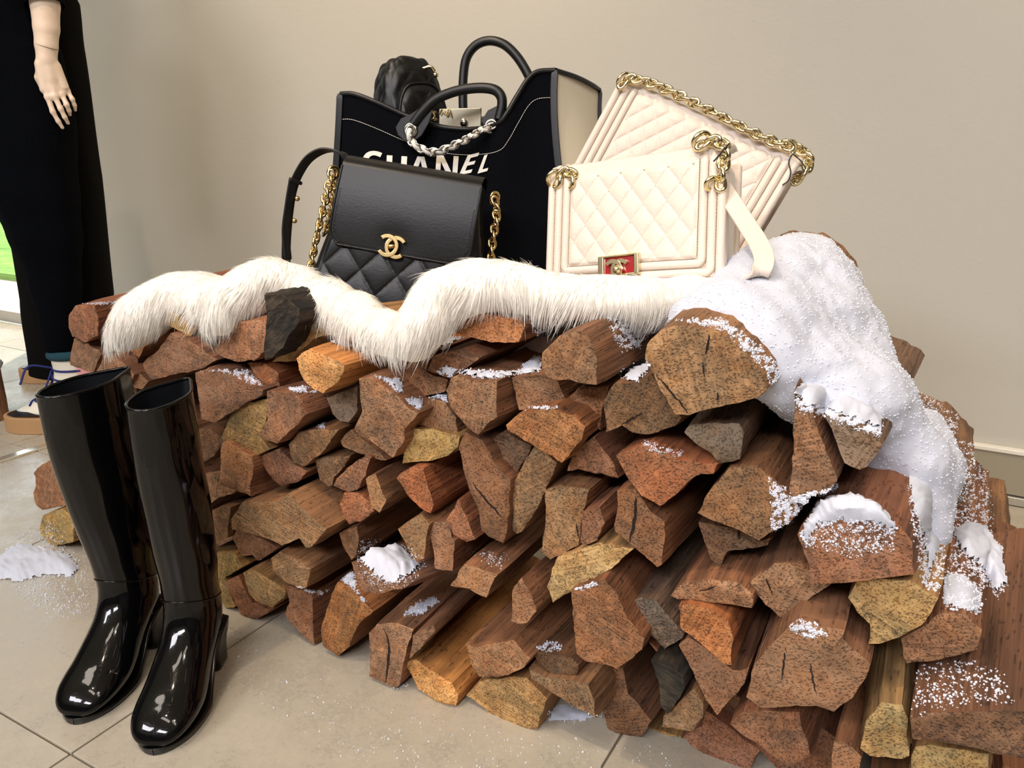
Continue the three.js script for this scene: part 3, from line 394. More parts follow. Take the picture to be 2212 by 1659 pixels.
// logs whose ends the boots, the snow or the edge of the photograph cover: they carry the pile
function plainLog(tone, x, y, z, w, h, len, yaw, pitch, label, n = 6) {
  const P = []; for (let i = 0; i < n; i++) { const a = (i + rr(-.22, .22)) / n * Math.PI * 2 + .4; P.push(V(x + Math.cos(a) * w / 2 * rr(.88, 1.1), y + h / 2 + Math.sin(a) * h / 2 * rr(.88, 1.1), z)); }
  const low = Math.min(...P.map(p => p.y)); P.forEach(p => p.y += y - low);
  return addLog(tone, P, len, yaw * Math.PI / 180, pitch * Math.PI / 180, label);
}
plainLog('umber', -1.36, .002, -.84, .13, .1, .34, 2, 0, 'floor log hidden behind the left boot');
plainLog('rust', -1.22, .002, -.84, .13, .11, .34, -1, 0, 'floor log hidden between the two boots');
plainLog('umber', -1.33, .21, -.85, .12, .1, .34, 0, 0, 'log behind the upper shaft of the left boot');
plainLog('tan', -1.17, .12, -.86, .12, .1, .34, 3, 0, 'log behind the middle of the right boot shaft');
plainLog('rust', -1.2, .22, -.84, .13, .09, .34, 1, 0, 'log behind the upper part of the right boot shaft');
plainLog('umber', -1.3, .3, -.85, .14, .07, .34, -2, 0, 'log behind the rim of the left boot');
plainLog('umber', -1.08, .02, -.87, .09, .12, .34, 0, 0, 'log behind the ankle of the right boot');
const deep = (px, py, z) => { const p = at(px, py, z); return [p.x, p.y - .07, z]; };  // added filler logs that block a pale gap and keep the slot dark
plainLog('umber', ...deep(1660, 930, -.98), .15, .14, .3, 0, 0, 'dark log deep in the slot beside the tall tan block');
plainLog('umber', ...deep(1600, 960, -1.02), .12, .14, .3, 0, 0, 'added filler log closing the gap behind the large flat faced log');
// the slumped right end, seen along the logs from above
const rightLog = (tone, a, b, w, h, label, z0) => { // a, b: pixels of the ridge near and far end, w, h: size in metres
  const A = at(a[0], a[1], a[2]), B = at(b[0], b[1], b[2]), L = A.z - B.z;
  const P = []; const n = 9; for (let i = 0; i < n; i++) { const t = i / n * Math.PI * 2 + .3; P.push(V(A.x + Math.cos(t) * w / 2 * rr(.9, 1.08), A.y - h / 2 + Math.sin(t) * h / 2 * rr(.92, 1.06), A.z)); }
  addLog(tone, P, L, Math.atan2(B.x - A.x, L), Math.atan2(B.y - A.y, L), label);
};
rightLog('tan', [1950, 925, -.93], [1985, 842, -1.24], .15, .13, 'brown log with a broad bare top behind the snow slope at the right', 0);
rightLog('tan', [2030, 1030, -1.0], [2042, 925, -1.28], .09, .1, 'narrow brown log end at the far right of the snow slope');
rightLog('umber', [2172, 1290, -.95], [2160, 1120, -1.16], .07, .1, 'slim dark log right of the pinkish brown log');
rightLog('rust', [2196, 1270, -.98], [2190, 1160, -1.2], .07, .1, 'rightmost log of the pile, flecked with snow');
rightLog('tan', [2150, 1150, -1.12], [2148, 1030, -1.4], .05, .09, 'thin log at the back of the right end of the pile');
for (let i = 0; i < 5; i++) plainLog(['umber', 'rust', 'tan', 'umber', 'grey'][i], [-.2, -.08, .05, .16, .02][i], [.002, .002, .002, .002, .105][i], [-.88, -.86, -.84, -.9, -.86][i], .12, .1, .34, 0, 0, ['floor log below the bottom edge, leftmost of four', 'floor log below the bottom edge, second of four', 'floor log below the bottom edge, third of four', 'floor log below the bottom edge, rightmost of four', 'log below the bottom edge, resting on the floor logs'][i]);
// ---------------------------------------------------------------- the white fur throw
const furMat = phys(0xf7f3ea, .9, { sheen: .3, sheenRoughness: .6 });
{
  // lobes of the pelt: [pixel x, y, z, radius in pixels]
  const lobes = [
    [[258, 742, -.755, 15], [272, 718, -.76, 26], [296, 690, -.765, 30], [328, 660, -.78, 32], [370, 642, -.8, 26], [430, 634, -.84, 24], [490, 640, -.85, 24], [540, 628, -.83, 28]],
    [[428, 690, -.79, 15], [440, 660, -.81, 20], [450, 640, -.84, 22]],
    [[465, 700, -.765, 14], [482, 682, -.77, 22], [510, 652, -.785, 30], [550, 620, -.81, 34], [595, 606, -.84, 28], [650, 622, -.85, 30], [715, 652, -.83, 38], [780, 690, -.8, 42], [840, 716, -.775, 36], [885, 738, -.76, 24]],
    [[892, 748, -.75, 16], [908, 716, -.75, 30], [930, 675, -.76, 36], [965, 626, -.78, 34], [1030, 606, -.81, 28], [1090, 620, -.81, 31], [1160, 632, -.82, 30], [1240, 641, -.82, 29], [1320, 646, -.83, 27], [1400, 645, -.85, 24], [1470, 640, -.88, 20], [1540, 622, -.92, 16]],
  ];
  lobes.push([[1095, 604, -.86, 22], [1130, 586, -.88, 15]]);
  const B = [];
  for (const L of lobes) for (let i = 0; i + 1 < L.length; i++) { const q = L.slice(i, i + 2).map(([x, y, z, r]) => { const p = at(x, y, z); return [p, r * p.distanceTo(CAM) / FOCAL * .8]; }); B.push([q[0][0], q[1][0], q[0][1], q[1][1]]); }
  // the part of the pelt that the bags stand on
  for (const [x0, x1, z, y] of [[-1.15, -.95, -.93, .455], [-1.1, -.4, -1.03, .465], [-.95, -.3, -1.12, .485], [-.85, -.3, -1.22, .5], [-.55, -.24, -.93, .472]]) B.push([V(x0, y, z), V(x1, y + .03, z), .028, .03]);
  const skin = bodyOf(B, .05, .009, (d, x, y, z) => d + fbm(x * 16, y * 16, z * 16, 2) * .012);
  const fur = thing('fur_throw', 'long haired white fur pelt draped over the front of the log pile under the bags', 'fur throw');
  part('pelt', skin, furMat, fur);
  // one tapered, bent hair of length 1 along +y
  const hair = (() => { const pos = [], idx = []; const n = 5; for (let j = 0; j <= n; j++) { const t = j / n, w = .0155 * (1 - t * .93) * (t < .1 ? .8 : 1), b = .22 * t * t; for (let k = 0; k < 3; k++) { const a = k / 3 * 6.283; pos.push(Math.cos(a) * w, t, b + Math.sin(a) * w); } } for (let j = 0; j < n; j++) for (let k = 0; k < 3; k++) { const a = j * 3 + k, b = j * 3 + (k + 1) % 3; idx.push(a, b, b + 3, a, b + 3, a + 3); } const g = new THREE.BufferGeometry(); g.setAttribute('position', new THREE.Float32BufferAttribute(pos, 3)); g.setIndex(idx); g.computeVertexNormals(); return g; })();
  const mats = [], down = V(0, -1, 0);
  for (const [p, n] of scatter(skin, 90000)) {
    if (n.y < -.5 || (n.z < -.4 && n.y < .3)) continue;
    const cl = V(fbm(p.x * 26, p.y * 26, p.z * 26, 2), fbm(p.x * 26 + 9, p.y * 26, p.z * 26, 2), fbm(p.x * 26, p.y * 26 + 9, p.z * 26, 2));
    const flow = V(-.25, -1, .55).addScaledVector(cl, 1.5); flow.addScaledVector(n, -flow.dot(n)).normalize();
    const top = smooth(.3, .9, n.y);
    const d = flow.multiplyScalar(1).addScaledVector(n, .34 + .12 * top + .25 * rnd() * rnd()).addScaledVector(down, .25).normalize();
    const len = (.016 + .02 * rnd()) * (1 - .35 * top) * (p.z < -.92 ? .7 : 1) * (rnd() < .05 ? 1.35 : 1);
    const zAx = n.clone().negate().addScaledVector(down, .6); zAx.addScaledVector(d, -zAx.dot(d)).normalize();
    const xAx = V().crossVectors(d, zAx);
    const m = new THREE.Matrix4().makeBasis(xAx.multiplyScalar(len), d.multiplyScalar(len), zAx.multiplyScalar(len)); m.setPosition(p.addScaledVector(n, -.002)); mats.push(m);
  }
  instances('hair', hair, furMat, mats, fur);
}
// ---------------------------------------------------------------- artificial snow
const snowMat = phys(0xccd0dc, .85);
const grainMat = std(0xdfe2ec, .8);
const grainGeo = new THREE.IcosahedronGeometry(1, 0);
const ray = new THREE.Raycaster();
const groundPlane = new THREE.Plane(V(0, 1, 0), 0);
let logBoxes = null;
function hitLogs(px, py) { // the first log surface seen at a pixel, in scene space
  if (!logBoxes) { scene.updateMatrixWorld(true); logBoxes = logMeshes.map(m => [m, new THREE.Box3().setFromObject(m)]); }
  const d = rayOf(px, py).normalize(); ray.set(CAM, d);
  const near = logBoxes.filter(([, b]) => ray.ray.intersectsBox(b)).map(([m]) => m);
  const h = ray.intersectObjects(near, false)[0];
  if (h) return [h.point, h.face.normal.clone()];
  const g = V(); if (ray.ray.intersectPlane(groundPlane, g) && g.z > -.9) return [g, V(0, 1, 0)];
  return null;
}
const inside = (P, x, y) => { let c = false; for (let i = 0, j = P.length - 1; i < P.length; j = i++) if ((P[i][1] > y) !== (P[j][1] > y) && x < (P[j][0] - P[i][0]) * (y - P[i][1]) / (P[j][1] - P[i][1]) + P[i][0]) c = !c; return c; };
const edgeDist = (P, x, y) => { let m = 1e9; for (let i = 0; i < P.length; i++) { const a = P[i], b = P[(i + 1) % P.length], dx = b[0] - a[0], dy = b[1] - a[1], t = clamp(((x - a[0]) * dx + (y - a[1]) * dy) / (dx * dx + dy * dy), 0, 1); m = Math.min(m, Math.hypot(x - a[0] - dx * t, y - a[1] - dy * t)); } return m; };
// grains lying on whatever surface the outline (pixels) covers; more of them away from the outline
function grains(P, n, size, lift = .4, soft = 14) {
  n = Math.round(n * 1.6);
  const xs = P.map(p => p[0]), ys = P.map(p => p[1]), x0 = Math.min(...xs), x1 = Math.max(...xs), y0 = Math.min(...ys), y1 = Math.max(...ys), out = [];
  for (let k = 0, tries = 0; k < n && tries < n * 12; tries++) {
    const x = rr(x0, x1), y = rr(y0, y1); if (!inside(P, x, y)) continue;
    if (rnd() > Math.min(1, .08 + edgeDist(P, x, y) / soft) || noise(x * .09, y * .09, 4) < rr(-.35, .15)) continue;
    const h = hitLogs(x, y); if (!h) continue; k++;
    const s = size * .62 * (.35 + 1.1 * rnd() * rnd() + .2 * rnd()), q = new THREE.Quaternion().setFromEuler(new THREE.Euler(rr(0, 6), rr(0, 6), rr(0, 6)));
    const p = h[0].clone().addScaledVector(h[1], s * lift); p.y = Math.max(p.y, s * .5);
    out.push(new THREE.Matrix4().compose(p, q, V(s * rr(.7, 1.4), s * rr(.5, 1), s)));
  }
  return out;
}
// a low heap over the outline: a skin with thickness that follows the logs below it
function heap(P, T, step = 5) {
  const xs = P.map(p => p[0]), ys = P.map(p => p[1]), x0 = Math.min(...xs), x1 = Math.max(...xs), y0 = Math.min(...ys), y1 = Math.max(...ys), nx = Math.ceil((x1 - x0) / step) + 1, ny = Math.ceil((y1 - y0) / step) + 1;
  const pt = [], ok = [];
  for (let j = 0; j < ny; j++) for (let i = 0; i < nx; i++) { const x = x0 + i * step, y = y0 + j * step, rag = noise(x * .11, y * .11, 9) * 7, inn = inside(P, x, y), e = inn ? edgeDist(P, x, y) + rag : -1, h = e > 0 ? hitLogs(x, y) : null;
    if (!h) { pt.push(null); ok.push(0); continue; } pt.push([h[0], h[1], e]); ok.push(1); }
  let Q = pt.map(p => p && p[0].clone());
  for (let it = 0; it < 6; it++) Q = Q.map((p, q) => { if (!p) return null; const i = q % nx, j = (q / nx) | 0, s = V(); let n = 0; for (const [a, b] of [[1, 0], [-1, 0], [0, 1], [0, -1]]) { const u = i + a, v = j + b; if (u >= 0 && v >= 0 && u < nx && v < ny && Q[v * nx + u] && Q[v * nx + u].distanceTo(p) < .06) { s.add(Q[v * nx + u]); n++; } } return n ? p.clone().lerp(s.divideScalar(n), .5 * smooth(2, 18, pt[q][2])) : p; });
  const pos = [], idx = [], id = {}; const view = V();
  Q.forEach((p, q) => { if (!p) return; const e = pt[q][2], t = T * Math.sqrt(smooth(0, 34, e)) * (.75 + .7 * fbm(p.x * 40, p.y * 40, p.z * 40, 3)); view.copy(CAM).sub(p).normalize(); const up = V(0, .8, 0).addScaledVector(pt[q][1], .5).addScaledVector(view, .2).normalize(); id[q] = pos.length / 3; const w = p.clone().addScaledVector(up, t + .0006); pos.push(w.x, Math.max(w.y, .0006), w.z); });
  for (let j = 0; j + 1 < ny; j++) for (let i = 0; i + 1 < nx; i++) { const a = j * nx + i, b = a + 1, c = a + nx, d = c + 1; if (![a, b, c, d].every(k => Q[k])) continue; if (Math.max(Q[a].distanceTo(Q[d]), Q[b].distanceTo(Q[c])) > .05) continue; idx.push(id[a], id[c], id[d], id[a], id[d], id[b]); }
  const g = new THREE.BufferGeometry(); g.setAttribute('position', new THREE.Float32BufferAttribute(pos, 3)); g.setIndex(idx); g.computeVertexNormals();
  const uv = new Float32Array(pos.length / 3 * 2); for (let i = 0; i < uv.length / 2; i++) { uv[2 * i] = pos[3 * i] * 6; uv[2 * i + 1] = pos[3 * i + 2] * 6 + pos[3 * i + 1] * 4; } g.setAttribute('uv', new THREE.BufferAttribute(uv, 2));
  return g;
}
function snowPatch(label, T, P, n, size = .0016, fringe = null, nf = 0) {
  const t = thing('snow_patch', label, 'snow', [0, 0, 0], 'patches of artificial snow'); t.userData.kind = 'stuff';
  if (T > 0) part('snow_heap', heap(P, T), snowMat, t);
  const G = grains(P, n, size, T > 0 ? 1.2 : .4); if (fringe) G.push(...grains(fringe, nf, size * .8));
  if (G.length) instances('snow_grain', grainGeo, grainMat, G, t, null);
}
{
  // the thick drift over the biggest log and down the right slope
  const S = (x, y, z, r) => [at(x, y, z), r];
  // along the biggest log: rim pixel of its front end, t from its front (0) to its back (1), metres below that line, radius
  const A = (x, y, t, down, r) => [at(x, y, FACE_Z + .06).add(V(0, Math.tan(7 * Math.PI / 180) * .44 * t - down, -.44 * t)), r];
  const paths = [
    [A(1440, 700, .2, .024, .022), A(1440, 700, .5, .05, .034)],
    [A(1500, 690, .2, .026, .026), A(1500, 690, .5, .05, .03), A(1500, 690, .85, .06, .022)],
    [A(1530, 690, .3, .034, .024), A(1530, 690, .88, .034, .022)],
    [A(1560, 692, .2, .028, .028), A(1560, 692, .5, .028, .038), A(1560, 692, .88, .04, .026)],
    [A(1610, 728, .18, .03, .03), A(1610, 728, .5, .026, .042), A(1610, 728, .9, .036, .028)],
    [A(1655, 790, .18, .03, .032), A(1655, 790, .5, .026, .046), A(1645, 790, .9, .034, .032)],
    [A(1668, 800, .3, .03, .03), A(1675, 840, .55, .035, .046), A(1655, 840, .86, .035, .034)],
    [S(1752, 792, -.91, .034), S(1772, 748, -.95, .048), S(1798, 700, -1.04, .034)],
    [S(1765, 848, -.82, .024), S(1800, 850, -.85, .038), S(1818, 826, -.93, .034), S(1826, 806, -.98, .022)],
    [S(1850, 885, -.82, .022), S(1890, 885, -.87, .03), S(1895, 892, -.92, .024), S(1902, 892, -.96, .015)],
    [S(1930, 960, -.88, .024), S(1960, 990, -.885, .027), S(1982, 962, -.93, .02)],
    [S(1985, 1040, -.885, .02), S(1985, 1120, -.875, .02), S(1992, 1200, -.862, .012)],
    [S(1995, 935, -.96, .014), S(2010, 1000, -.925, .016), S(2005, 1060, -.9, .012)],
    [S(1335, 668, -.83, .016), S(1390, 660, -.9, .024), S(1450, 650, -.98, .03)],
  ];
  const B = []; for (const p of paths) for (let i = 0; i + 1 < p.length; i++) B.push([p[i][0], p[i + 1][0], p[i][1], p[i + 1][1]]);
  const drift = thing('snow_drift', 'thick white snow drift over the biggest log and down the right slope of the pile', 'snow'); drift.userData.kind = 'stuff';
  const g = bodyOf(B, .045, .0042, (d, x, y, z) => d + noise(x * 300, y * 300, z * 300) * .0008 + fbm(x * 20, y * 20, z * 20, 3) * .011 + noise(x * 170, y * 170, z * 170) * .0007);
  part('snow_mass', g, snowMat, drift);
  const M = []; for (const [p, n] of scatter(g, 15000)) { const s = .0008 * (.4 + rnd()); M.push(new THREE.Matrix4().compose(p.addScaledVector(n, s * .3), new THREE.Quaternion().setFromEuler(new THREE.Euler(rr(0, 6), rr(0, 6), 0)), V(s, s * .8, s))); }
  for (const [P, n] of [
    [[[1440, 690], [1560, 685], [1660, 760], [1720, 850], [1680, 880], [1650, 800], [1560, 715]], 1500],
    [[[1715, 860], [1790, 870], [1900, 920], [1905, 945], [1800, 905], [1730, 885]], 1200],
    [[[1930, 790], [1990, 830], [2075, 900], [2060, 1000], [1990, 960], [1950, 880]], 900],
    [[[1960, 950], [2055, 960], [2040, 1290], [1990, 1270], [1960, 1100]], 1500],
    [[[2070, 950], [2125, 950], [2150, 1100], [2130, 1300], [2040, 1330], [2050, 1150]], 1300],
    [[[2060, 1130], [2130, 1140], [2180, 1260], [2160, 1300], [2100, 1230]], 500],
    [[[1260, 640], [1420, 640], [1410, 720], [1380, 760], [1340, 700]], 900],
  ]) M.push(...grains(P, n, .0016));
  instances('snow_grain', grainGeo, grainMat, M, drift, null);
}
const fromCrop = (x0, y0, s, P) => P.map(([x, y]) => [x0 + x * s, y0 + y * s]);
const K6 = 600 / 2212;
snowPatch('light dusting of snow on the wide log touching the right boot rim', 0, fromCrop(140, 540, K6, [[1060, 960], [1330, 940], [1470, 950], [1590, 1090], [1480, 1075], [1300, 985]]), 500, .0014);
snowPatch('thin snow on the leaning reddish log under the freshly cut log', .003, fromCrop(140, 540, K6, [[1720, 1108], [1890, 1085], [2010, 1110], [2020, 1140], [1860, 1140]]), 300, .0014);
snowPatch('strip of snow down the right edge of the large orange red log', .006, fromCrop(640, 640, K6, [[585, 620], [700, 640], [850, 660], [860, 790], [800, 770], [720, 700]]), 300, .0014);
snowPatch('small snow fleck lower right of the large orange red log', .005, fromCrop(640, 640, K6, [[860, 810], [1000, 800], [1030, 870], [980, 915], [900, 870]]), 200, .0014);
snowPatch('snow on the broad rust log end under the fur', .008, fromCrop(640, 640, K6, [[860, 470], [960, 400], [1160, 290], [1340, 330], [1180, 420], [1060, 425]]), 500, .0015);
snowPatch('frosting of snow on the back of the freshly cut log', .004, fromCrop(640, 640, K6, [[220, 360], [420, 310], [720, 370], [840, 440], [700, 450], [520, 430]]), 900, .0014);
snowPatch('ridge of snow along the top of the large five sided log', .011, fromCrop(640, 640, K6, [[1270, 620], [1320, 570], [1430, 590], [1600, 600], [1760, 590], [1880, 470], [1950, 470], [1950, 610], [1700, 640], [1600, 665], [1480, 668]]), 700, .0017);
snowPatch('snow tuft on the dark rounded log beside the large five sided log', .006, fromCrop(640, 640, K6, [[1110, 600], [1180, 550], [1290, 580], [1250, 650], [1150, 625]]), 250, .0016);
snowPatch('snow on the tip of the wedge shaped log', .007, fromCrop(640, 640, K6, [[1040, 815], [1110, 770], [1190, 755], [1215, 860], [1140, 830]]), 250, .0015);
snowPatch('thin line of snow on the coarse grained triangular log', .004, fromCrop(640, 640, K6, [[1740, 925], [1860, 885], [2060, 865], [2090, 890], [1900, 915]]), 250, .0014);
snowPatch('tiny snow tuft on the brown log left of the large orange red log', .005, fromCrop(400, 900, K6, [[1040, 80], [1080, 45], [1115, 40], [1115, 100], [1060, 105]]), 60, .0014);
snowPatch('snow covering the back of the round topped log', .014, fromCrop(1140, 600, K6, [[390, 320], [540, 210], [800, 170], [1000, 230], [1010, 330], [930, 500], [820, 480], [740, 370], [560, 320]]), 1400, .0016, fromCrop(1140, 600, K6, [[640, 380], [760, 330], [900, 430], [900, 560], [740, 600], [690, 500]]), 500);
snowPatch('clump of snow between the round topped log and the biggest log', .009, fromCrop(1140, 600, K6, [[700, 790], [730, 730], [860, 660], [940, 620], [1000, 720], [940, 780], [880, 835], [780, 825]]), 350, .0016);
snowPatch('snow filling the dark gap under the fur left of the round topped log', .012, fromCrop(1140, 600, K6, [[0, 300], [130, 270], [330, 330], [170, 440], [110, 540], [40, 430]]), 500, .0016);
snowPatch('snow over the tops of the tall tan block and the weathered log beside it', .011, [[1708, 845], [1730, 825], [1800, 826], [1880, 862], [1912, 905], [1905, 935], [1860, 915], [1800, 896], [1735, 880]], 900, .0016, [[1710, 850], [1780, 850], [1912, 920], [1900, 950], [1800, 915], [1720, 890]], 500);
snowPatch('long strip of snow lying on the yellow sawn log below the drift', .011, [[1958, 1010], [2000, 965], [2052, 960], [2046, 1080], [2034, 1180], [2006, 1250], [1988, 1160], [1966, 1080]], 900, .0015);
snowPatch('rounded mound of snow on the pinkish brown log near the right edge', .014, [[2056, 1150], [2085, 1128], [2130, 1134], [2168, 1185], [2178, 1262], [2150, 1285], [2112, 1225], [2072, 1195]], 500, .0015);
snowPatch('snow crumbs at the foot of the tall tan block', .004, fromCrop(1640, 830, .16275, [[440, 1500], [620, 1440], [930, 1380], [1060, 1280], [1070, 1380], [940, 1480], [720, 1520], [600, 1600], [480, 1560]]), 500, .0015);
snowPatch('snow crumbs on the right corner of the large flat faced log', 0, fromCrop(1240, 1000, .3974, [[1050, 60], [1150, 130], [1250, 240], [1190, 330], [1060, 400], [1070, 260]]), 700, .0016);
snowPatch('thick cap of snow on the red brown log at the right', .02, fromCrop(1640, 950, .4275, [[205, 470], [290, 330], [400, 280], [520, 300], [640, 370], [700, 440], [690, 480], [600, 440], [500, 425], [400, 420], [300, 440], [240, 540]]), 900, .0017, fromCrop(1640, 950, .4275, [[230, 420], [470, 390], [700, 440], [690, 560], [480, 600], [330, 560], [220, 560]]), 500);
snowPatch('small mound of snow on the dark slab in the middle of the pile', .018, fromCrop(400, 900, K6, [[1340, 1120], [1400, 1030], [1520, 1020], [1690, 990], [1800, 1110], [1900, 1200], [1770, 1300], [1620, 1350], [1480, 1250]]), 900, .0017, fromCrop(400, 900, K6, [[1380, 940], [1560, 960], [1760, 1000], [1960, 1180], [1760, 1370], [1500, 1390], [1360, 1250]]), 700);
snowPatch('snow streak on the grey top of the upright floor log', .003, fromCrop(780, 1000, .3974, [[220, 840], [270, 770], [400, 720], [430, 760], [330, 830]]), 500, .0014);
snowPatch('snow along the upper edge of the red brown parallelogram log', 0, fromCrop(560, 1190, .1929, [[400, 390], [480, 400], [640, 440], [820, 420], [700, 500], [560, 480]]), 200, .0013);
snowPatch('snow along the shoulder of the tall orange tan floor log', .003, fromCrop(560, 1190, .1929, [[900, 320], [1030, 200], [1080, 260], [1110, 430], [1230, 600], [1190, 620], [1050, 440], [960, 370]]), 500, .0014);
snowPatch('snow flecks on the red bark of the wide log at the lower right', 0, fromCrop(1850, 1200, .27676, [[440, 860], [900, 800], [1150, 900], [1240, 1150], [700, 1220], [420, 1290]]), 260, .0019);
snowPatch('dusting of snow on the pinkish brown log at the right', .003, fromCrop(1850, 1200, .27676, [[680, 130], [860, 150], [980, 300], [970, 480], [800, 420], [660, 390]]), 700, .0016);
snowPatch('snow crumbs on top of the very large round faced log', 0, fromCrop(1640, 950, .4275, [[140, 960], [190, 900], [280, 920], [360, 990], [240, 1010]]), 300, .0015);
snowPatch('snow flecks on the glossy red diagonal log', 0, fromCrop(780, 1000, .3974, [[590, 480], [640, 450], [820, 500], [760, 600], [640, 540]]), 90, .0012);
snowPatch('snow flecks on the dark log end by the large log with a snow lip', 0, fromCrop(780, 1000, .3974, [[940, 1000], [1000, 960], [1100, 980], [1090, 1030], [980, 1030]]), 160, .0015);
snowPatch('lip of snow on the large smooth reddish log', .003, fromCrop(780, 1000, .3974, [[1145, 690], [1190, 665], [1300, 640], [1290, 665], [1190, 700]]), 120, .0012);
snowPatch('snow flecks on the wide pointed orange brown log', 0, fromCrop(1140, 600, K6, [[860, 1310], [960, 1290], [1250, 1380], [1230, 1440], [1010, 1400]]), 110, .0013);
snowPatch('dusting of snow on the far left top corner log', 0, fromCrop(140, 540, K6, [[100, 430], [330, 410], [560, 395], [560, 420], [300, 440]]), 250, .0012);
snowPatch('heap of snow on the floor left of the left boot', .011, [[-30, 1215], [20, 1180], [60, 1172], [100, 1180], [150, 1195], [175, 1225], [160, 1250], [100, 1245], [40, 1260], [-20, 1250]], 700, .0022, [[20, 1150], [110, 1120], [190, 1220], [195, 1330], [120, 1340], [40, 1290], [0, 1220]], 1000);
snowPatch('snow spilt on the floor by the yellow splintered log', .006, [[1180, 1535], [1215, 1518], [1260, 1535], [1300, 1550], [1240, 1565], [1185, 1560]], 160, .0018);
snowPatch('snow spilt under the upright floor log with the long crack', .005, [[815, 1482], [850, 1486], [880, 1470], [885, 1482], [850, 1492]], 60, .0016);
snowPatch('scattered snow grains on the floor tiles in front of the pile', 0, [[480, 1340], [640, 1420], [820, 1510], [1000, 1560], [1200, 1590], [1400, 1600], [1600, 1690], [1000, 1690], [700, 1640], [520, 1500]], 300, .0016);
// ---------------------------------------------------------------- drying cracks that run across some of the log ends
{
  const dark = std(0x1c120b, 1);
  for (const [w, ...pts] of [
    [1.3, [1533, 722], [1530, 742], [1524, 766]], [1, [1551, 848], [1550, 865], [1551, 884]], [1.2, [1418, 810], [1436, 830], [1452, 850], [1472, 872], [1487, 891]], [.8, [1519, 782], [1521, 800], [1522, 814]],
    [1.3, [1180, 753], [1203, 767], [1224, 775], [1248, 788]], [1.2, [1343, 917], [1364, 905], [1387, 892]], [2, [1377, 1062], [1374, 1090], [1371, 1120], [1360, 1170]], [1.6, [1022, 1042], [1042, 1070], [1062, 1092], [1082, 1114], [1087, 1118]],
    [2, [828, 1356], [838, 1378], [841, 1402], [838, 1430], [836, 1455], [834, 1474]], [.9, [1698, 1398], [1694, 1430], [1688, 1468]], [.9, [1750, 1434], [1756, 1462], [1764, 1498]], [1.4, [1595, 1145], [1598, 1165], [1605, 1188]], [1, [1648, 1240], [1660, 1262], [1670, 1285]], [1, [1510, 1276], [1540, 1268], [1580, 1250]], [1.2, [1245, 1130], [1250, 1160], [1252, 1185]], [1, [730, 1405], [732, 1418]],
  ]) {
    const hits = pts.map(([x, y]) => { const d = rayOf(x, y).normalize(); ray.set(CAM, d); return ray.intersectObjects(logBoxes.filter(([, b]) => ray.ray.intersectsBox(b)).map(([m]) => m), false)[0]; }).filter(Boolean);
    if (hits.length < 2) continue;
    const log = hits[0].object.parent, P = hits.filter(h => h.object.parent === log).map(h => log.worldToLocal(h.point.clone()).add(V(0, 0, .0008)));
    if (P.length < 2) continue;
    const c = curve(P), n = 24, g = sheet(4, n, (u, v) => { const p = c.getPointAt(v), d = c.getTangentAt(v), s = V(-d.y, d.x, 0).normalize(), k = w * .0009 * Math.sqrt(Math.sin(Math.PI * clamp(v, .03, .97))) * (1 + .5 * noise(v * 14, w * 9)); p.addScaledVector(s, (u - .5) * 2 * k + noise(v * 11, w * 31, P[0].x * 50) * .0014); p.z -= .0016 * (1 - Math.abs(u - .5) * 2) ** 2 * 0; return p; });
    part('crack', g, dark, log);
  }
}
// ---------------------------------------------------------------- the handbags
const gold = std(0xdfc38a, .26, { metalness: 1 }), paleGold = std(0xe4d5ab, .17, { metalness: 1 }), silver = std(0xd6d3cc, .15, { metalness: 1 });
const calfN = mixNoise(256, [[60, 60, 1], [128, 128, 1]], 91), calfBump = tex(256, i => [calfN[i]], false);
const blackCalf = phys(0x090a0b, .42, { bumpMap: calfBump, bumpScale: .00012, specularIntensity: .9 });
const blackDull = phys(0x08090b, .55, { specularIntensity: .5 }), cord = std(0x08080a, .5), cream = phys(0xe3d5c7, .48, { bumpMap: calfBump, bumpScale: .00025 }), creamSide = std(0xece4d8, .45), seamMat = std(0xa8967c, .8), creamCanvas = std(0xe9dfc8, .85);
function pose(o, yaw, lean, roll) { o.rotation.order = 'YXZ'; o.rotation.set(lean * Math.PI / 180, yaw * Math.PI / 180, roll * Math.PI / 180); o.updateMatrixWorld(true); return o; }
// the point of a posed thing's own plane z = d that a pixel shows
function onPose(o, px, py, d = 0) { const n = V(0, 0, 1).transformDirection(o.matrixWorld), p0 = V(0, 0, d).applyMatrix4(o.matrixWorld), r = rayOf(px, py), t = p0.clone().sub(CAM).dot(n) / r.dot(n); return o.worldToLocal(CAM.clone().addScaledVector(r, t)); }
// a chain of interlocking curb links along a path
function chain(parent, pts, m, L, r, label, flat = .62) {
  const c = curve(pts), len = c.getLength(), n = Math.round(len / (L * .62)), ch = new THREE.Group(); ch.name = 'chain'; if (label) ch.userData.label = label; parent.add(ch);
  const ring = []; for (let i = 0; i < 20; i++) { const a = i / 20 * Math.PI * 2; ring.push(V(Math.cos(a) * L * flat / 2, Math.sin(a) * L / 2, Math.sin(a * 2) * r * .5)); }
  const g = tube(ring, r, 22, 7, true), up = V(0, 1, 0);
  for (let i = 0; i <= n; i++) { const t = clamp(i / n, 0, 1), p = c.getPointAt(t), d = c.getTangentAt(t), l = part('link', g, m, ch); l.position.copy(p); l.quaternion.setFromUnitVectors(up, d).multiply(new THREE.Quaternion().setFromAxisAngle(up, i * .12 + (i % 2 ? .62 : -.62))); l.rotateZ(.3); }
  return ch;
}
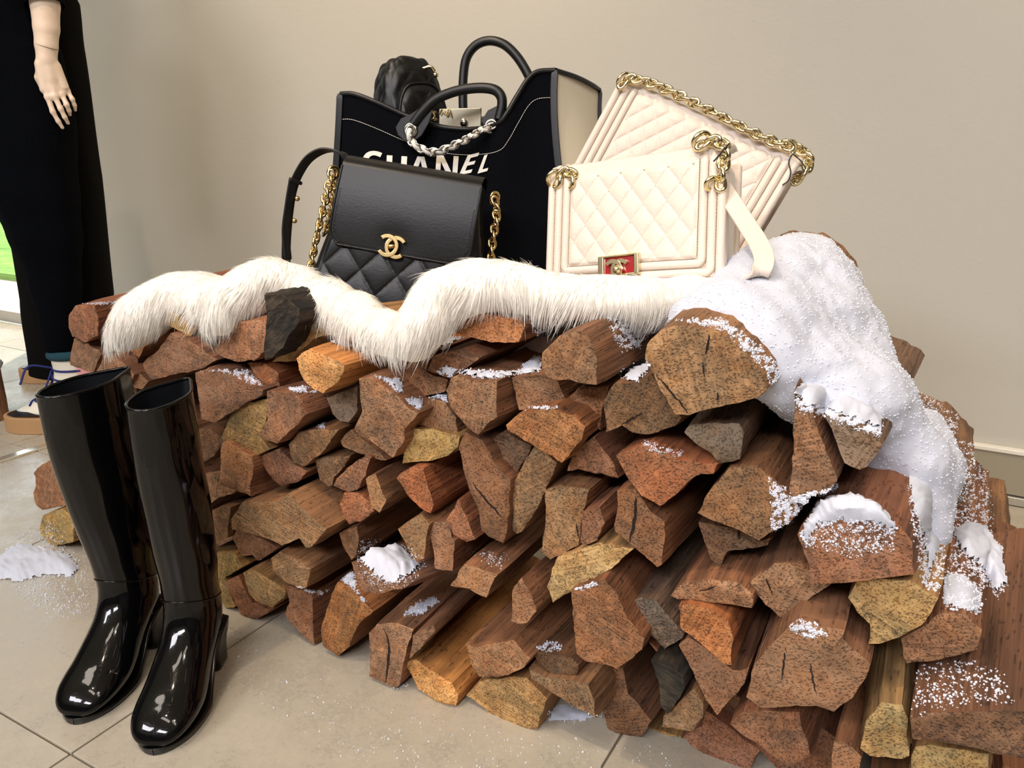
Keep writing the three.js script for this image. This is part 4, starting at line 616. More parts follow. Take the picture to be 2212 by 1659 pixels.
// a strap of width w and thickness h along a path; side(t) is the direction of its width
function strap(pts, w, h, side, n = 60) {
  const c = curve(pts);
  return sheet(16, n, (u, v) => { const p = c.getPointAt(v), d = c.getTangentAt(v), s = (typeof side === 'function' ? side(v) : side).clone(); s.addScaledVector(d, -s.dot(d)).normalize(); const q = V().crossVectors(d, s), a = u * Math.PI * 2, cc = Math.cos(a), ss = Math.sin(a), k = v < .004 || v > .996 ? .6 : 1; return p.addScaledVector(s, w / 2 * k * Math.sign(cc) * Math.pow(Math.abs(cc), .25)).addScaledVector(q, h / 2 * k * Math.sign(ss) * Math.pow(Math.abs(ss), .4)); });
}
// padded diamonds: height of the quilting at x, y
function quilt(x, y, px, py, amp) { const a = x / px + y / py, b = x / px - y / py, fa = Math.abs(Math.sin(a * Math.PI)), fb = Math.abs(Math.sin(b * Math.PI)); return amp * Math.pow(fa * fb, .32); }
// two interlocked open rings, flat bars with bevelled edges
function clasp(R, w, h, off, open = .78) {
  const arc = s => { const sh = new THREE.Shape(); sh.absarc(0, 0, R, open, Math.PI * 2 - open, false); sh.absarc(0, 0, R - w, Math.PI * 2 - open, open, true); const g = new THREE.ExtrudeGeometry(sh, { depth: h, bevelEnabled: true, bevelThickness: w * .22, bevelSize: w * .22, bevelSegments: 3, curveSegments: 36 }); if (s < 0) g.rotateZ(Math.PI); g.translate(s * off, 0, s > 0 ? 0 : h * .35); return g; };
  return merge([arc(1), arc(-1)]);
}
const rrPoint = (t, hw, hd, e) => { const a = t * Math.PI * 2, c = Math.cos(a), s = Math.sin(a); return [hw * Math.sign(c) * Math.pow(Math.abs(c), e), hd * Math.sign(s) * Math.pow(Math.abs(s), e)]; };
const dashes = (pts, n, l, r, m, parent, name = 'stitching') => { const c = curve(pts), gs = []; for (let i = 0; i < n; i++) { const t = (i + .5) / n, p = c.getPointAt(t), d = c.getTangentAt(t), g = new THREE.CapsuleGeometry(r, l, 2, 5); g.applyQuaternion(new THREE.Quaternion().setFromUnitVectors(V(0, 1, 0), d)); g.translate(p.x, p.y, p.z); gs.push(g); } const o = part(name, merge(gs), m, parent); return o; };

// --- black shoulder bag with a smooth flap
{
  const P = at(880, 500, -.98), t = thing('flap_bag', 'black leather flap bag with gold clasp, gold chains and a quilted lower half', 'handbag', [P.x, P.y, P.z]); pose(t, 25, -12, -9);
  const hw = y => lerp(.143, .106, smooth(-.14, .09, y)), hd = y => lerp(.046, .033, smooth(-.14, .09, y)), cx = -.006, zf = -.006;
  part('body', sheet(120, 70, (u, v) => { const y = lerp(-.14, .088, v), [a, b] = rrPoint(-u, hw(y), hd(y), .32); let z = zf - hd(y) + b, x = cx + a; const e = smooth(0, .05, v); return V(x * lerp(.93, 1, e), y, z); }), blackCalf, t);
  part('quilted_front', sheet(140, 90, (u, v) => { const y = lerp(-.136, .02, v), w = hw(y) - .012, x = lerp(-w, w, u), e = smooth(0, .03, u) * smooth(1, .97, u); return V(cx + x, y, zf + .0004 + e * (.0022 * Math.sin(u * Math.PI) + quilt(x, y, .058, .07, .0042))); }), blackCalf, t);
  { const gs = []; for (const s of [1, -1]) for (let k = -8; k <= 8; k++) for (let y = -.134; y < .018; y += .0044) { const x = .058 * (k - s * y / .07); if (Math.abs(x) > hw(y) - .016) continue; const c = new THREE.BoxGeometry(.0007, .0028, .0006); c.rotateZ(Math.atan2(.058, .07) * s); c.translate(cx + x, y, zf + .0008 + .0022 * Math.sin(clamp((x / (hw(y) - .012) + 1) / 2, 0, 1) * Math.PI)); gs.push(c); } const o = part('stitching', merge(gs), std(0x1b1c1f, .6), t); o.userData.kind = 'stuff'; }
  part('bottom', sheet(60, 3, (u, v) => { const [a, b] = rrPoint(-u, hw(-.14) * .93 * v, hd(-.14) * v, .32); return V(cx + a, -.1395, zf - hd(-.14) + b); }), blackCalf, t);
  const fl = -.114, fr = .101, top = .104, bot = -.037, rc = .026;
  const prof = s => { // along the flap from the back over the top to the lower edge
    const a = .05, b = .055; if (s < a) return [lerp(.075, top - .02, s / a), -.062]; const arc = s - a; if (arc < b) { const q = arc / b * Math.PI / 2; return arc / b < .5 ? [top - .02 + .02 * Math.sin(q * 2), -.042 - .02 * Math.cos(q * 2)] : [top - .02 * (1 - Math.cos((q - Math.PI / 4) * 2)) * 1, -.042 + .044 * Math.sin((q - Math.PI / 4) * 2)]; } const q = (arc - b) / (1 - a - b); return [lerp(top - .02, bot, q), .002 + .0045 * Math.sin(q * Math.PI)]; };
  const edgeX = (y, z) => { const dy = Math.max(0, bot + rc - y); return z > -.02 ? rc - Math.sqrt(Math.max(0, rc * rc - dy * dy)) : 0; };
  part('flap', sheet(48, 110, (u, v) => { const [y, z] = prof(v), i = edgeX(y, z), x = lerp(fl + i - .004 * smooth(top, bot, y), fr - i, u); const dent = Math.exp(-((x + .018) ** 2 + (y + .027) ** 2) / .0006) * .0035; return V(x, y, z - dent * (z > -.01 ? 1 : 0) + (z > -.01 ? .002 * Math.sin(u * Math.PI) : 0)); }), blackCalf, t);
  const edge = [], sti = []; for (let i = 0; i <= 60; i++) { const v = .12 + .88 * i / 60, [y, z] = prof(v), q = edgeX(y, z); edge.push(V(fl + q - .004 * smooth(top, bot, y), y, z)); } for (let i = 60; i >= 0; i--) { const v = .12 + .88 * i / 60, [y, z] = prof(v); edge.push(V(fr - edgeX(y, z), y, z)); }
  part('edge_piping', tube(edge, .0019, 220, 7), blackCalf, t);
  const inn = edge.filter(p => p.y < .05).map(p => V(lerp(p.x, -.006, .045), p.y + (p.y < -.02 ? .0052 : 0), p.z + .0025)); dashes(inn, 90, .0022, .00045, std(0x141517, .5), t);
  const lk = new THREE.Group(); lk.name = 'clasp'; lk.position.set(-.018, -.027, .0065); lk.rotation.z = -.06; t.add(lk);
  part('interlocked_rings', clasp(.0165, .0042, .0032, .0066), gold, lk);
  part('turn_lock', new THREE.SphereGeometry(1, 24, 16).scale(.0036, .0058, .0042).rotateZ(-1.2).translate(0, 0, .0045), gold, lk);
  for (const [px, py, z] of [[720, 372, -.04], [1068, 428, -.04]]) { const q = onPose(t, px, py, z), r = part('ring', new THREE.TorusGeometry(.009, .0026, 10, 28), gold, t); r.position.copy(q); r.rotation.set(.4, .9, 0); }
  const L = (pts, z) => pts.map(([x, y]) => onPose(t, x, y, z));
  chain(t, L([[716, 378], [706, 415], [696, 460], [684, 510], [674, 560], [668, 600]], -.03), gold, .0155, .0023, 'gold curb chain at the left side');
  chain(t, L([[724, 385], [719, 425], [712, 465], [702, 500]], -.05), gold, .0155, .0023);
  chain(t, L([[1070, 436], [1072, 470], [1064, 515], [1060, 560], [1056, 600]], -.035), gold, .0165, .0025, 'gold curb chain at the right side');
  part('leather_lace', tube(L([[1070, 436], [1074, 470], [1066, 515], [1062, 560], [1058, 600]], -.038), .0028, 40, 6), blackDull, t);
  part('leather_strap', strap(L([[752, 345], [735, 329], [700, 325], [668, 342], [645, 375], [632, 410], [625, 450], [620, 500], [618, 550], [620, 605]], -.05), .0145, .0035, V(.75, 0, -.66)), blackCalf, t);
  const sb = part('strap_overlay', strap(L([[633, 385], [624, 440], [617, 500], [622, 562]], -.042), .0125, .004, V(.75, 0, -.66)), blackCalf, t);
  part('keeper', strap(L([[640, 387], [637, 396]], -.046), .021, .009, V(.75, 0, -.66), 6), blackCalf, t);
  for (const [px, py] of [[642, 429], [636, 477]]) { const q = onPose(t, px, py, -.046); part('stud', new THREE.SphereGeometry(.0042, 18, 12).translate(q.x, q.y, q.z), gold, t); }
}
// --- large black tote with white lettering
{
  const P = at(950, 400, -1.16), t = thing('tote_bag', 'large black fabric tote bag with white lettering and cream sides', 'tote bag', [P.x, P.y, P.z]); pose(t, 15, -8, -2);
  const cloth = mixNoise(256, [[90, 90, 1], [128, 128, 1]], 97), felt = phys(0x07080d, .95, { specularIntensity: .15, bumpMap: tex(256, i => [cloth[i]], false), bumpScale: .0006 });
  const D = .14, bot = -.17;
  const topPx = [[742, 205], [772, 206], [820, 224], [868, 246], [910, 262], [960, 274], [1020, 276], [1072, 272], [1095, 250], [1118, 210], [1140, 172], [1160, 155], [1194, 150]];
  const topC = curve(topPx.map(([x, y]) => { const q = onPose(t, x, y); return V(q.x, q.y, 0); }));
  const backC = curve([[-.19, .15, 0], [-.1, .15, 0], [0, .135, 0], [.1, .14, 0], [.17, .165, 0], [.196, .19, 0]]);
  const xl = y => lerp(-.203, -.188, smooth(bot, .15, y)), xr = y => lerp(.236, .187, smooth(bot, .19, y));
  const panel = (C, z0, fold, out = 0) => (u, v) => { const T = C.getPoint(u), y = lerp(bot, T.y, v), k = (T.x - C.getPoint(0).x) / (C.getPoint(1).x - C.getPoint(0).x); const f = fold * (Math.sin(k * 9 + 1) * .01 + Math.exp(-((k - .79) ** 2) / .006) * .016 - Math.exp(-((k - .62) ** 2) / .012) * .014) * smooth(.2, 1, v); return V(lerp(xl(y), xr(y), k) + out * k, y, z0 + f); };
  const front = panel(topC, 0, 1), back = panel(backC, -D, -.6, .055);
  part('front_panel', sheet(90, 50, front), felt, t); part('back_panel', sheet(60, 30, (u, v) => back(1 - u, v)), felt, t);
  part('lining', merge([sheet(90, 40, (u, v) => front(1 - u, v).add(V(0, 0, -.003))), sheet(60, 30, (u, v) => back(u, v).add(V(0, 0, .003)))]), phys(0x08090c, .9, { specularIntensity: .2 }), t);
  const gus = (A, B, s) => sheet(16, 40, (u, v) => { const a = A(v), b = B(v); return a.lerp(b, u).add(V(s * .02 * Math.sin(u * Math.PI) * (v > .5 ? 1 - .6 * (v - .5) * 2 : 1), 0, 0)); });
  part('side_panel', gus(v => front(1, v), v => back(1, v), .6), creamCanvas, t, 'cream canvas side panel'); part('side_panel', gus(v => back(0, v), v => front(0, v), -.6), creamCanvas, t, 'cream canvas side panel');
  part('bottom', box(.43, .006, D, .03, bot, -D / 2), blackDull, t);
  const rimF = [], rimB = []; for (let i = 0; i <= 60; i++) { rimF.push(front(i / 60, 1)); rimB.push(back(i / 60, 1)); }
  part('leather_trim', tube(rimF, .0042, 160, 8), blackCalf, t); part('leather_trim', tube(rimB, .0042, 120, 8), blackCalf, t);
  part('leather_trim', tube([front(1, 1), front(1, 1).lerp(back(1, 1), .35).add(V(.008, .001, 0)), front(1, 1).lerp(back(1, 1), .7).add(V(.008, 0, 0)), back(1, 1)], .0042, 40, 8), blackCalf, t);
  for (const [k, B] of [[1, front], [0, front], [1, back]]) { const q = []; for (let i = 0; i <= 20; i++) q.push(B(k, i / 20).add(V(0, 0, .002))); part('edge_binding', strap(q, .012, .004, k ? V(1, 0, .1) : V(1, 0, 0)), blackCalf, t); }
  const s1 = []; for (let i = 0; i <= 50; i++) { const p = front(.01 + .97 * i / 50, 1), q = front(.01 + .97 * i / 50, .8); const o = p.lerp(q, Math.min(1, .043 / Math.max(.02, p.distanceTo(q)))); o.z += .0012; s1.push(o); }
  dashes(s1, 110, .0021, .00055, std(0xe8e6e0, .7), t);
  // lettering
  const font = await new FontLoader().loadAsync('fonts/droid/droid_sans_bold.typeface.json');
  const ink = std(0xf1ece0, .8);
  [['C', 806, 354, .042], ['H', 856, 363, .042], ['A', 905, 364, .042], ['N', 962, 362, .042], ['E', 1011, 353, .034], ['L', 1050, 353, .03]].forEach(([ch, px, py, s], i) => {
    const g = new TextGeometry(ch, { font, size: s, depth: .0006, curveSegments: 10 }); g.computeBoundingBox(); const c = g.boundingBox.getCenter(V()); g.translate(-c.x, -c.y, 0); if (i > 3) g.applyMatrix4(new THREE.Matrix4().makeShear(.25, 0, .35, 0, 0, 0));
    const q = onPose(t, px, py), p = g.attributes.position, T = topC; for (let k = 0; k < p.count; k++) { const x = p.getX(k) * 1.12 + q.x, y = p.getY(k) + q.y, kk = clamp((x - xl(y)) / (xr(y) - xl(y)), 0, 1); let lo = 0, hi = 1; for (let n = 0; n < 18; n++) { const m = (lo + hi) / 2, e = (T.getPoint(m).x - T.getPoint(0).x) / (T.getPoint(1).x - T.getPoint(0).x); e < kk ? lo = m : hi = m; } const ty = T.getPoint(lo).y, f = front(lo, clamp((y - bot) / (ty - bot), 0, 1)); p.setXYZ(k, x, y, f.z + .0012 + p.getZ(k)); }
    g.computeVertexNormals(); part('letter', g, ink, t);
  });
  // handles, their leather tabs, the woven chain
  const L = (pts, z) => pts.map(([x, y]) => onPose(t, x, y, z));
  part('handle', tube(L([[893, 268], [912, 243], [940, 216], [975, 200], [1010, 192], [1045, 190], [1070, 195], [1083, 210], [1084, 232], [1078, 258]], .012), .0085, 80, 12), blackCalf, t);
  part('handle', tube(L([[1002, 270], [1000, 215], [1001, 165], [1008, 125], [1028, 98], [1058, 88], [1090, 97], [1118, 124], [1140, 160], [1152, 190], [1156, 250]], -D + .01), .0085, 80, 12), blackCalf, t);
  const tab = (px, z) => { const q = L(px, z), sh = new THREE.Shape(q.map(p => new THREE.Vector2(p.x, p.y))); const g = new THREE.ExtrudeGeometry(sh, { depth: .003, bevelEnabled: true, bevelSize: .001, bevelThickness: .001, bevelSegments: 2 }); g.translate(0, 0, z); part('handle_tab', g, blackCalf, t); };
  tab([[928, 228], [934, 245], [926, 268], [912, 292], [896, 305], [876, 304], [862, 292], [857, 276], [868, 258], [890, 248], [910, 234]], .008);
  tab([[1084, 228], [1089, 250], [1080, 272], [1064, 290], [1052, 282], [1042, 262], [1056, 240], [1072, 232]], .004);
  for (const [px, py, z] of [[887, 281, .0135], [1062, 273, .009]]) { const q = onPose(t, px, py, z), g = part('grommet', new THREE.TorusGeometry(.0095, .0032, 10, 32), silver, t); g.position.copy(q); }
  const cp = L([[886, 283], [885, 298], [895, 312], [912, 322], [932, 328], [955, 325], [978, 315], [1002, 304], [1026, 290], [1045, 279], [1062, 273]], .018);
  chain(t, cp, silver, .0165, .0019, 'silver chain laced with white leather', .72);
  const cc = curve(cp), wv = []; for (let i = 0; i <= 60; i++) { const u = i / 60, p = cc.getPointAt(u); p.z += .003 * Math.sin(u * 50); p.y += .0025 * Math.cos(u * 50); wv.push(p); } part('white_lace', tube(wv, .0042, 160, 8), std(0xf2eee2, .55), t);
  // metal faced pouch standing inside
  const q = L([[948, 243], [1036, 237], [1041, 285], [952, 287]], -.05), c = q.reduce((a, p) => a.add(p), V()).multiplyScalar(.25); const pl = new THREE.Group(); pl.name = 'inner_plate'; pl.position.copy(c); pl.rotation.z = .05; t.add(pl);
  part('plate', rbox(.078, .046, .004, .002, 0, 0, 0), std(0xa39c8a, .3, { metalness: .75 }), pl); part('knob', new THREE.SphereGeometry(.007, 20, 14).scale(1, 1.2, .7).translate(.008, -.002, .004), silver, pl); part('hook', tube([[-.036, .012, .006], [-.03, .02, .008], [-.024, .01, .008], [-.02, .022, .006], [-.015, .008, .006]], .0014, 30, 6), gold, pl);
}
// --- small domed quilted bag standing in the tote
{
  const P = at(880, 195, -1.235), t = thing('domed_bag', 'small black quilted bag with a domed top sticking up out of the tote', 'handbag', [P.x, P.y, P.z]); pose(t, 62, -4, 2);
  const arch = (u, w, h) => { const a = u * Math.PI; const c = Math.cos(a), s = Math.sin(a); return [-w * Math.sign(c) * Math.pow(Math.abs(c), .62), h * Math.pow(s, .62)]; };
  const W = .062, Hh = .175, d = .034, y0 = -.125;
  part('body', sheet(80, 24, (u, v) => { const [x, y] = arch(u, W, Hh), z = lerp(-d, d, v), e = 1 - .12 * Math.pow(Math.abs(v * 2 - 1), 6), q = quilt(u * .42, z, .05, .036, .0035) * smooth(0, .15, v) * smooth(1, .85, v); const k = 1 + q / .09; return V(x * e * k, y0 + y * e * k, z); }), blackCalf, t);
  const face = (s, z0, w, h, yb) => sheet(60, 26, (u, v) => { const [x, y] = arch(u, w, h); const X = x * v, Y = lerp(h * .3, y, v); return V(s * X, yb + Y, s * (z0 + .006 * Math.sqrt(Math.max(0, 1 - v * v)) + quilt(X, Y, .042, .05, .004) * smooth(1, .85, v))); });
  part('front_face', face(1, d - .001, W * .88, Hh * .88, y0 + .012), blackCalf, t); part('back_face', face(-1, d - .001, W * .88, Hh * .88, y0 + .012), blackCalf, t);
  const pk = new THREE.Group(); pk.name = 'pocket'; t.add(pk);
  part('pocket_side', sheet(60, 8, (u, v) => { const [x, y] = arch(u, W * .8, Hh * .74); return V(x, y0 + y, lerp(d, d + .022, v)); }), blackCalf, pk); part('pocket_face', face(1, d + .021, W * .8, Hh * .74, y0), blackCalf, pk);
  const pe = []; for (let i = 0; i <= 40; i++) { const [x, y] = arch(i / 40, W * .8, Hh * .74); pe.push(V(x, y0 + y, d + .022)); } part('piping', tube(pe, .0024, 80, 7), blackCalf, pk);
  for (const z of [-d + .004, d - .004]) { const e = []; for (let i = 0; i <= 40; i++) { const [x, y] = arch(i / 40, W * .9, Hh * .905); e.push(V(x, y0 + y, z)); } part('piping', tube(e, .0022, 80, 7), blackCalf, t); }
  part('zip_pull', merge([tube([[.018, y0 + Hh * .9, d], [.03, y0 + Hh * .91, d + .008], [.036, y0 + Hh * .86, d + .01]], .003, 20, 6), new THREE.SphereGeometry(.005, 14, 10).translate(.037, y0 + Hh * .83, d + .01)]), paleGold, t);
  const em = part('emblem', clasp(.0085, .0024, .0018, .0034), paleGold, t); em.position.set(.012, y0 + Hh * .42, d + .03);
}
// --- cream quilted flap bags
function boxBag(name, label, px, py, z, yaw, lean, roll, w, h, d, qx, qy, brd) {
  const P = at(px, py, z), t = thing(name, label, 'handbag', [P.x, P.y, P.z]); pose(t, yaw, lean, roll);
  const hw = w / 2, hh = h / 2;
  part('body', rbox(w * .93, h * .92, d, .012, 0, -.006, -d / 2 - .006, 4), creamSide, t);
  part('flap', rbox(w, h, .012, .006, 0, 0, -.008, 4), cream, t);
  const g = part('flap_top', sheet(24, 16, (u, v) => { const a = v * Math.PI * .62; return V(lerp(-hw, hw, u), hh - .026 + .026 * Math.sin(a + .0), -.026 + .0255 * Math.cos(a)).add(V(0, .001, -.004)); }), cream, t); g.geometry.computeVertexNormals();
  part('back_panel', rbox(w * .97, h * .96, .008, .004, 0, -.004, -d - .008, 3), cream, t);
  const qh = hw - brd, y0 = -hh + brd, y1 = hh - .006;
  part('quilted_panel', sheet(150, 110, (u, v) => { const x = lerp(-qh, qh, u), y = lerp(y0, y1, v), e = smooth(0, .03, u) * smooth(1, .97, u) * smooth(0, .03, v); const bend = Math.max(0, y - (hh - .026)), zb = bend > 0 ? -(.026 - Math.sqrt(Math.max(0, .026 * .026 - bend * bend))) : 0; return V(x, y, .0006 + e * quilt(x, y, qx, qy, .0034) + zb); }), cream, t);
  // stitched lines of the quilting
  const gs = []; for (const s of [1, -1]) for (let k = -30; k <= 30; k++) { for (let y = y0 + .003; y < y1 - .014; y += .0042) { const x = qx * (k - s * y / qy); if (Math.abs(x) > qh - .002) continue; const c = new THREE.BoxGeometry(.0007, .0024, .0005); c.rotateZ(Math.atan2(qx / qy, 1) * s); c.translate(x, y, .0009); gs.push(c); } }
  const st = part('stitching', merge(gs), seamMat, t); st.userData.kind = 'stuff';
  // three raised ribs round the sides and the bottom
  const n = 3, rw = brd / n;
  for (let i = 0; i < n; i++) { const o = rw * (i + .5), pts = []; const X = hw - o, Y = -hh + o, r = .006; const top = []; for (let k = 0; k <= 6; k++) { const a = (1 - k / 6) * Math.PI * .55; top.push([hh - .026 + .0275 * Math.sin(a), -.03 + .0285 * Math.cos(a)]); }
    for (const [y, zz] of top) pts.push(V(-X, y, zz)); for (const f of [.3, .6, .85]) pts.push(V(-X, lerp(hh - .026, Y + r, f), -.0012)); pts.push(V(-X, Y + r, -.0012), V(-X + r * .3, Y + r * .3, -.0012), V(-X + r, Y, -.0012)); for (const f of [-.6, -.2, .2, .6]) pts.push(V(X * f, Y, -.0012)); pts.push(V(X - r, Y, -.0012), V(X - r * .3, Y + r * .3, -.0012), V(X, Y + r, -.0012)); for (const f of [.85, .6, .3]) pts.push(V(X, lerp(hh - .026, Y + r, f), -.0012)); for (const [y, zz] of top.slice().reverse()) pts.push(V(X, y, zz));
    part('rib', tube(pts, rw * .52, 200, 8), cream, t);
    const sp = pts.filter(p => p.z > -.01).map(p => V(p.x * (1 + rw * .5 / hw * 0), p.y, p.z)); const off = sp.map(p => { const sx = Math.sign(p.x), side = Math.abs(p.x) > X - r * 1.01 ? 1 : 0; return V(p.x - sx * side * rw * .5, p.y + (p.y < Y + r * 1.01 ? rw * .5 : 0), .0012); }); const dd = dashes(off, Math.round((w + 2 * h) / .0045), .0018, .0004, seamMat, t, 'rib_stitching'); dd.userData.kind = 'stuff'; }
  return t;
}
{
  const big = boxBag('quilted_bag', 'larger cream quilted bag leaning tilted behind, with a gold chain along its top', 1462, 372, -1.12, 8, -14, -25, .285, .174, .07, .026, .034, .034);
  const L = (pts, z) => pts.map(([x, y]) => onPose(big, x, y, z));
  chain(big, L([[1346, 184], [1362, 174], [1400, 182], [1440, 198], [1490, 222], [1550, 252], [1610, 283], [1660, 306], [1700, 318]].map(([x, y]) => [x + 1, y - 3]), .008), paleGold, .0175, .0028, 'pale gold curb chain across the top');
  chain(big, L([[1700, 318], [1730, 326], [1746, 342], [1740, 368], [1722, 385], [1705, 392]], -.03), paleGold, .0185, .003, 'pale gold chain end hanging at the right corner');
  for (const [px, py] of [[1349, 176], [1705, 322]]) { const q = onPose(big, px, py, -.018), r = part('eyelet', new THREE.TorusGeometry(.011, .003, 10, 30), paleGold, big); r.position.copy(q); r.rotation.set(.2, 1.0, .3); }
  part('tag_cord', tube(L([[1712, 332], [1704, 350], [1708, 372], [1703, 390], [1690, 400]], .006), .0009, 40, 5), cord, big); part('tag_cord', tube(L([[1712, 332], [1732, 350], [1738, 368], [1712, 378]], .008), .0009, 40, 5), cord, big);
}
{
  const sm = boxBag('quilted_bag', 'smaller cream quilted bag in front, with a gold and red clasp and a leather strap', 1363, 480, -.93, -4, -15, 7.5, .236, .166, .062, .031, .041, .033);
  const L = (pts, z) => pts.map(([x, y]) => onPose(sm, x, y, z));
  // clasp: frame, red plate, interlocked rings, ball
  const q = onPose(sm, 1340, 577, .004), c = new THREE.Group(); c.name = 'clasp'; c.position.copy(q); c.rotation.z = .05; sm.add(c);
  part('red_plate', rbox(.042, .021, .005, .001, 0, .002, .001), phys(0x9c0f12, .2, { clearcoat: 1 }), c);
  part('frame', merge([rbox(.052, .0028, .008, .001, 0, .0135, .003), rbox(.052, .0028, .008, .001, 0, -.0105, .003), rbox(.008, .027, .008, .0015, -.0235, .0015, .003), rbox(.007, .027, .008, .0015, .0235, .0015, .003)]), paleGold, c);
  const rg = part('interlocked_rings', clasp(.0125, .0036, .003, .005), paleGold, c); rg.position.set(-.002, -.004, .004);
  part('ball', new THREE.SphereGeometry(.0052, 20, 14).translate(.0005, -.005, .012), paleGold, c);
  chain(sm, L([[1206, 392], [1212, 380], [1226, 372], [1238, 380], [1236, 392]], .002), paleGold, .018, .0029, 'pale gold chain end at the left corner');
  chain(sm, L([[1520, 312], [1540, 306], [1560, 312], [1568, 330], [1562, 355], [1560, 378], [1556, 396]], .004), paleGold, .018, .0029, 'pale gold chain at the right corner');
  for (const [px, py, z] of [[1200, 386, .002], [1516, 306, .002], [1537, 397, .006]]) { const p = onPose(sm, px, py, z), r = part('eyelet', new THREE.TorusGeometry(px > 1530 ? .007 : .0105, .003, 10, 30), paleGold, sm); r.position.copy(p); r.rotation.set(.9, .7, .2); }
  part('tag_cord', tube(L([[1576, 309], [1562, 325], [1548, 342], [1541, 349]], .012), .001, 30, 5), cord, sm);
  part('leather_strap', strap([[1548, 388, -.02], [1566, 412, -.015], [1592, 452, 0], [1618, 492, .02], [1640, 528, .04], [1651, 560, .06], [1643, 586, .07], [1622, 597, .065], [1598, 594, .05]].map(([x, y, d]) => onPose(sm, x, y, d)), .021, .0035, V(.86, .32, -.4)), cream, sm);
  part('side_pocket', rbox(.012, .12, .05, .005, .104, -.01, -.04, 4), creamSide, sm);
}
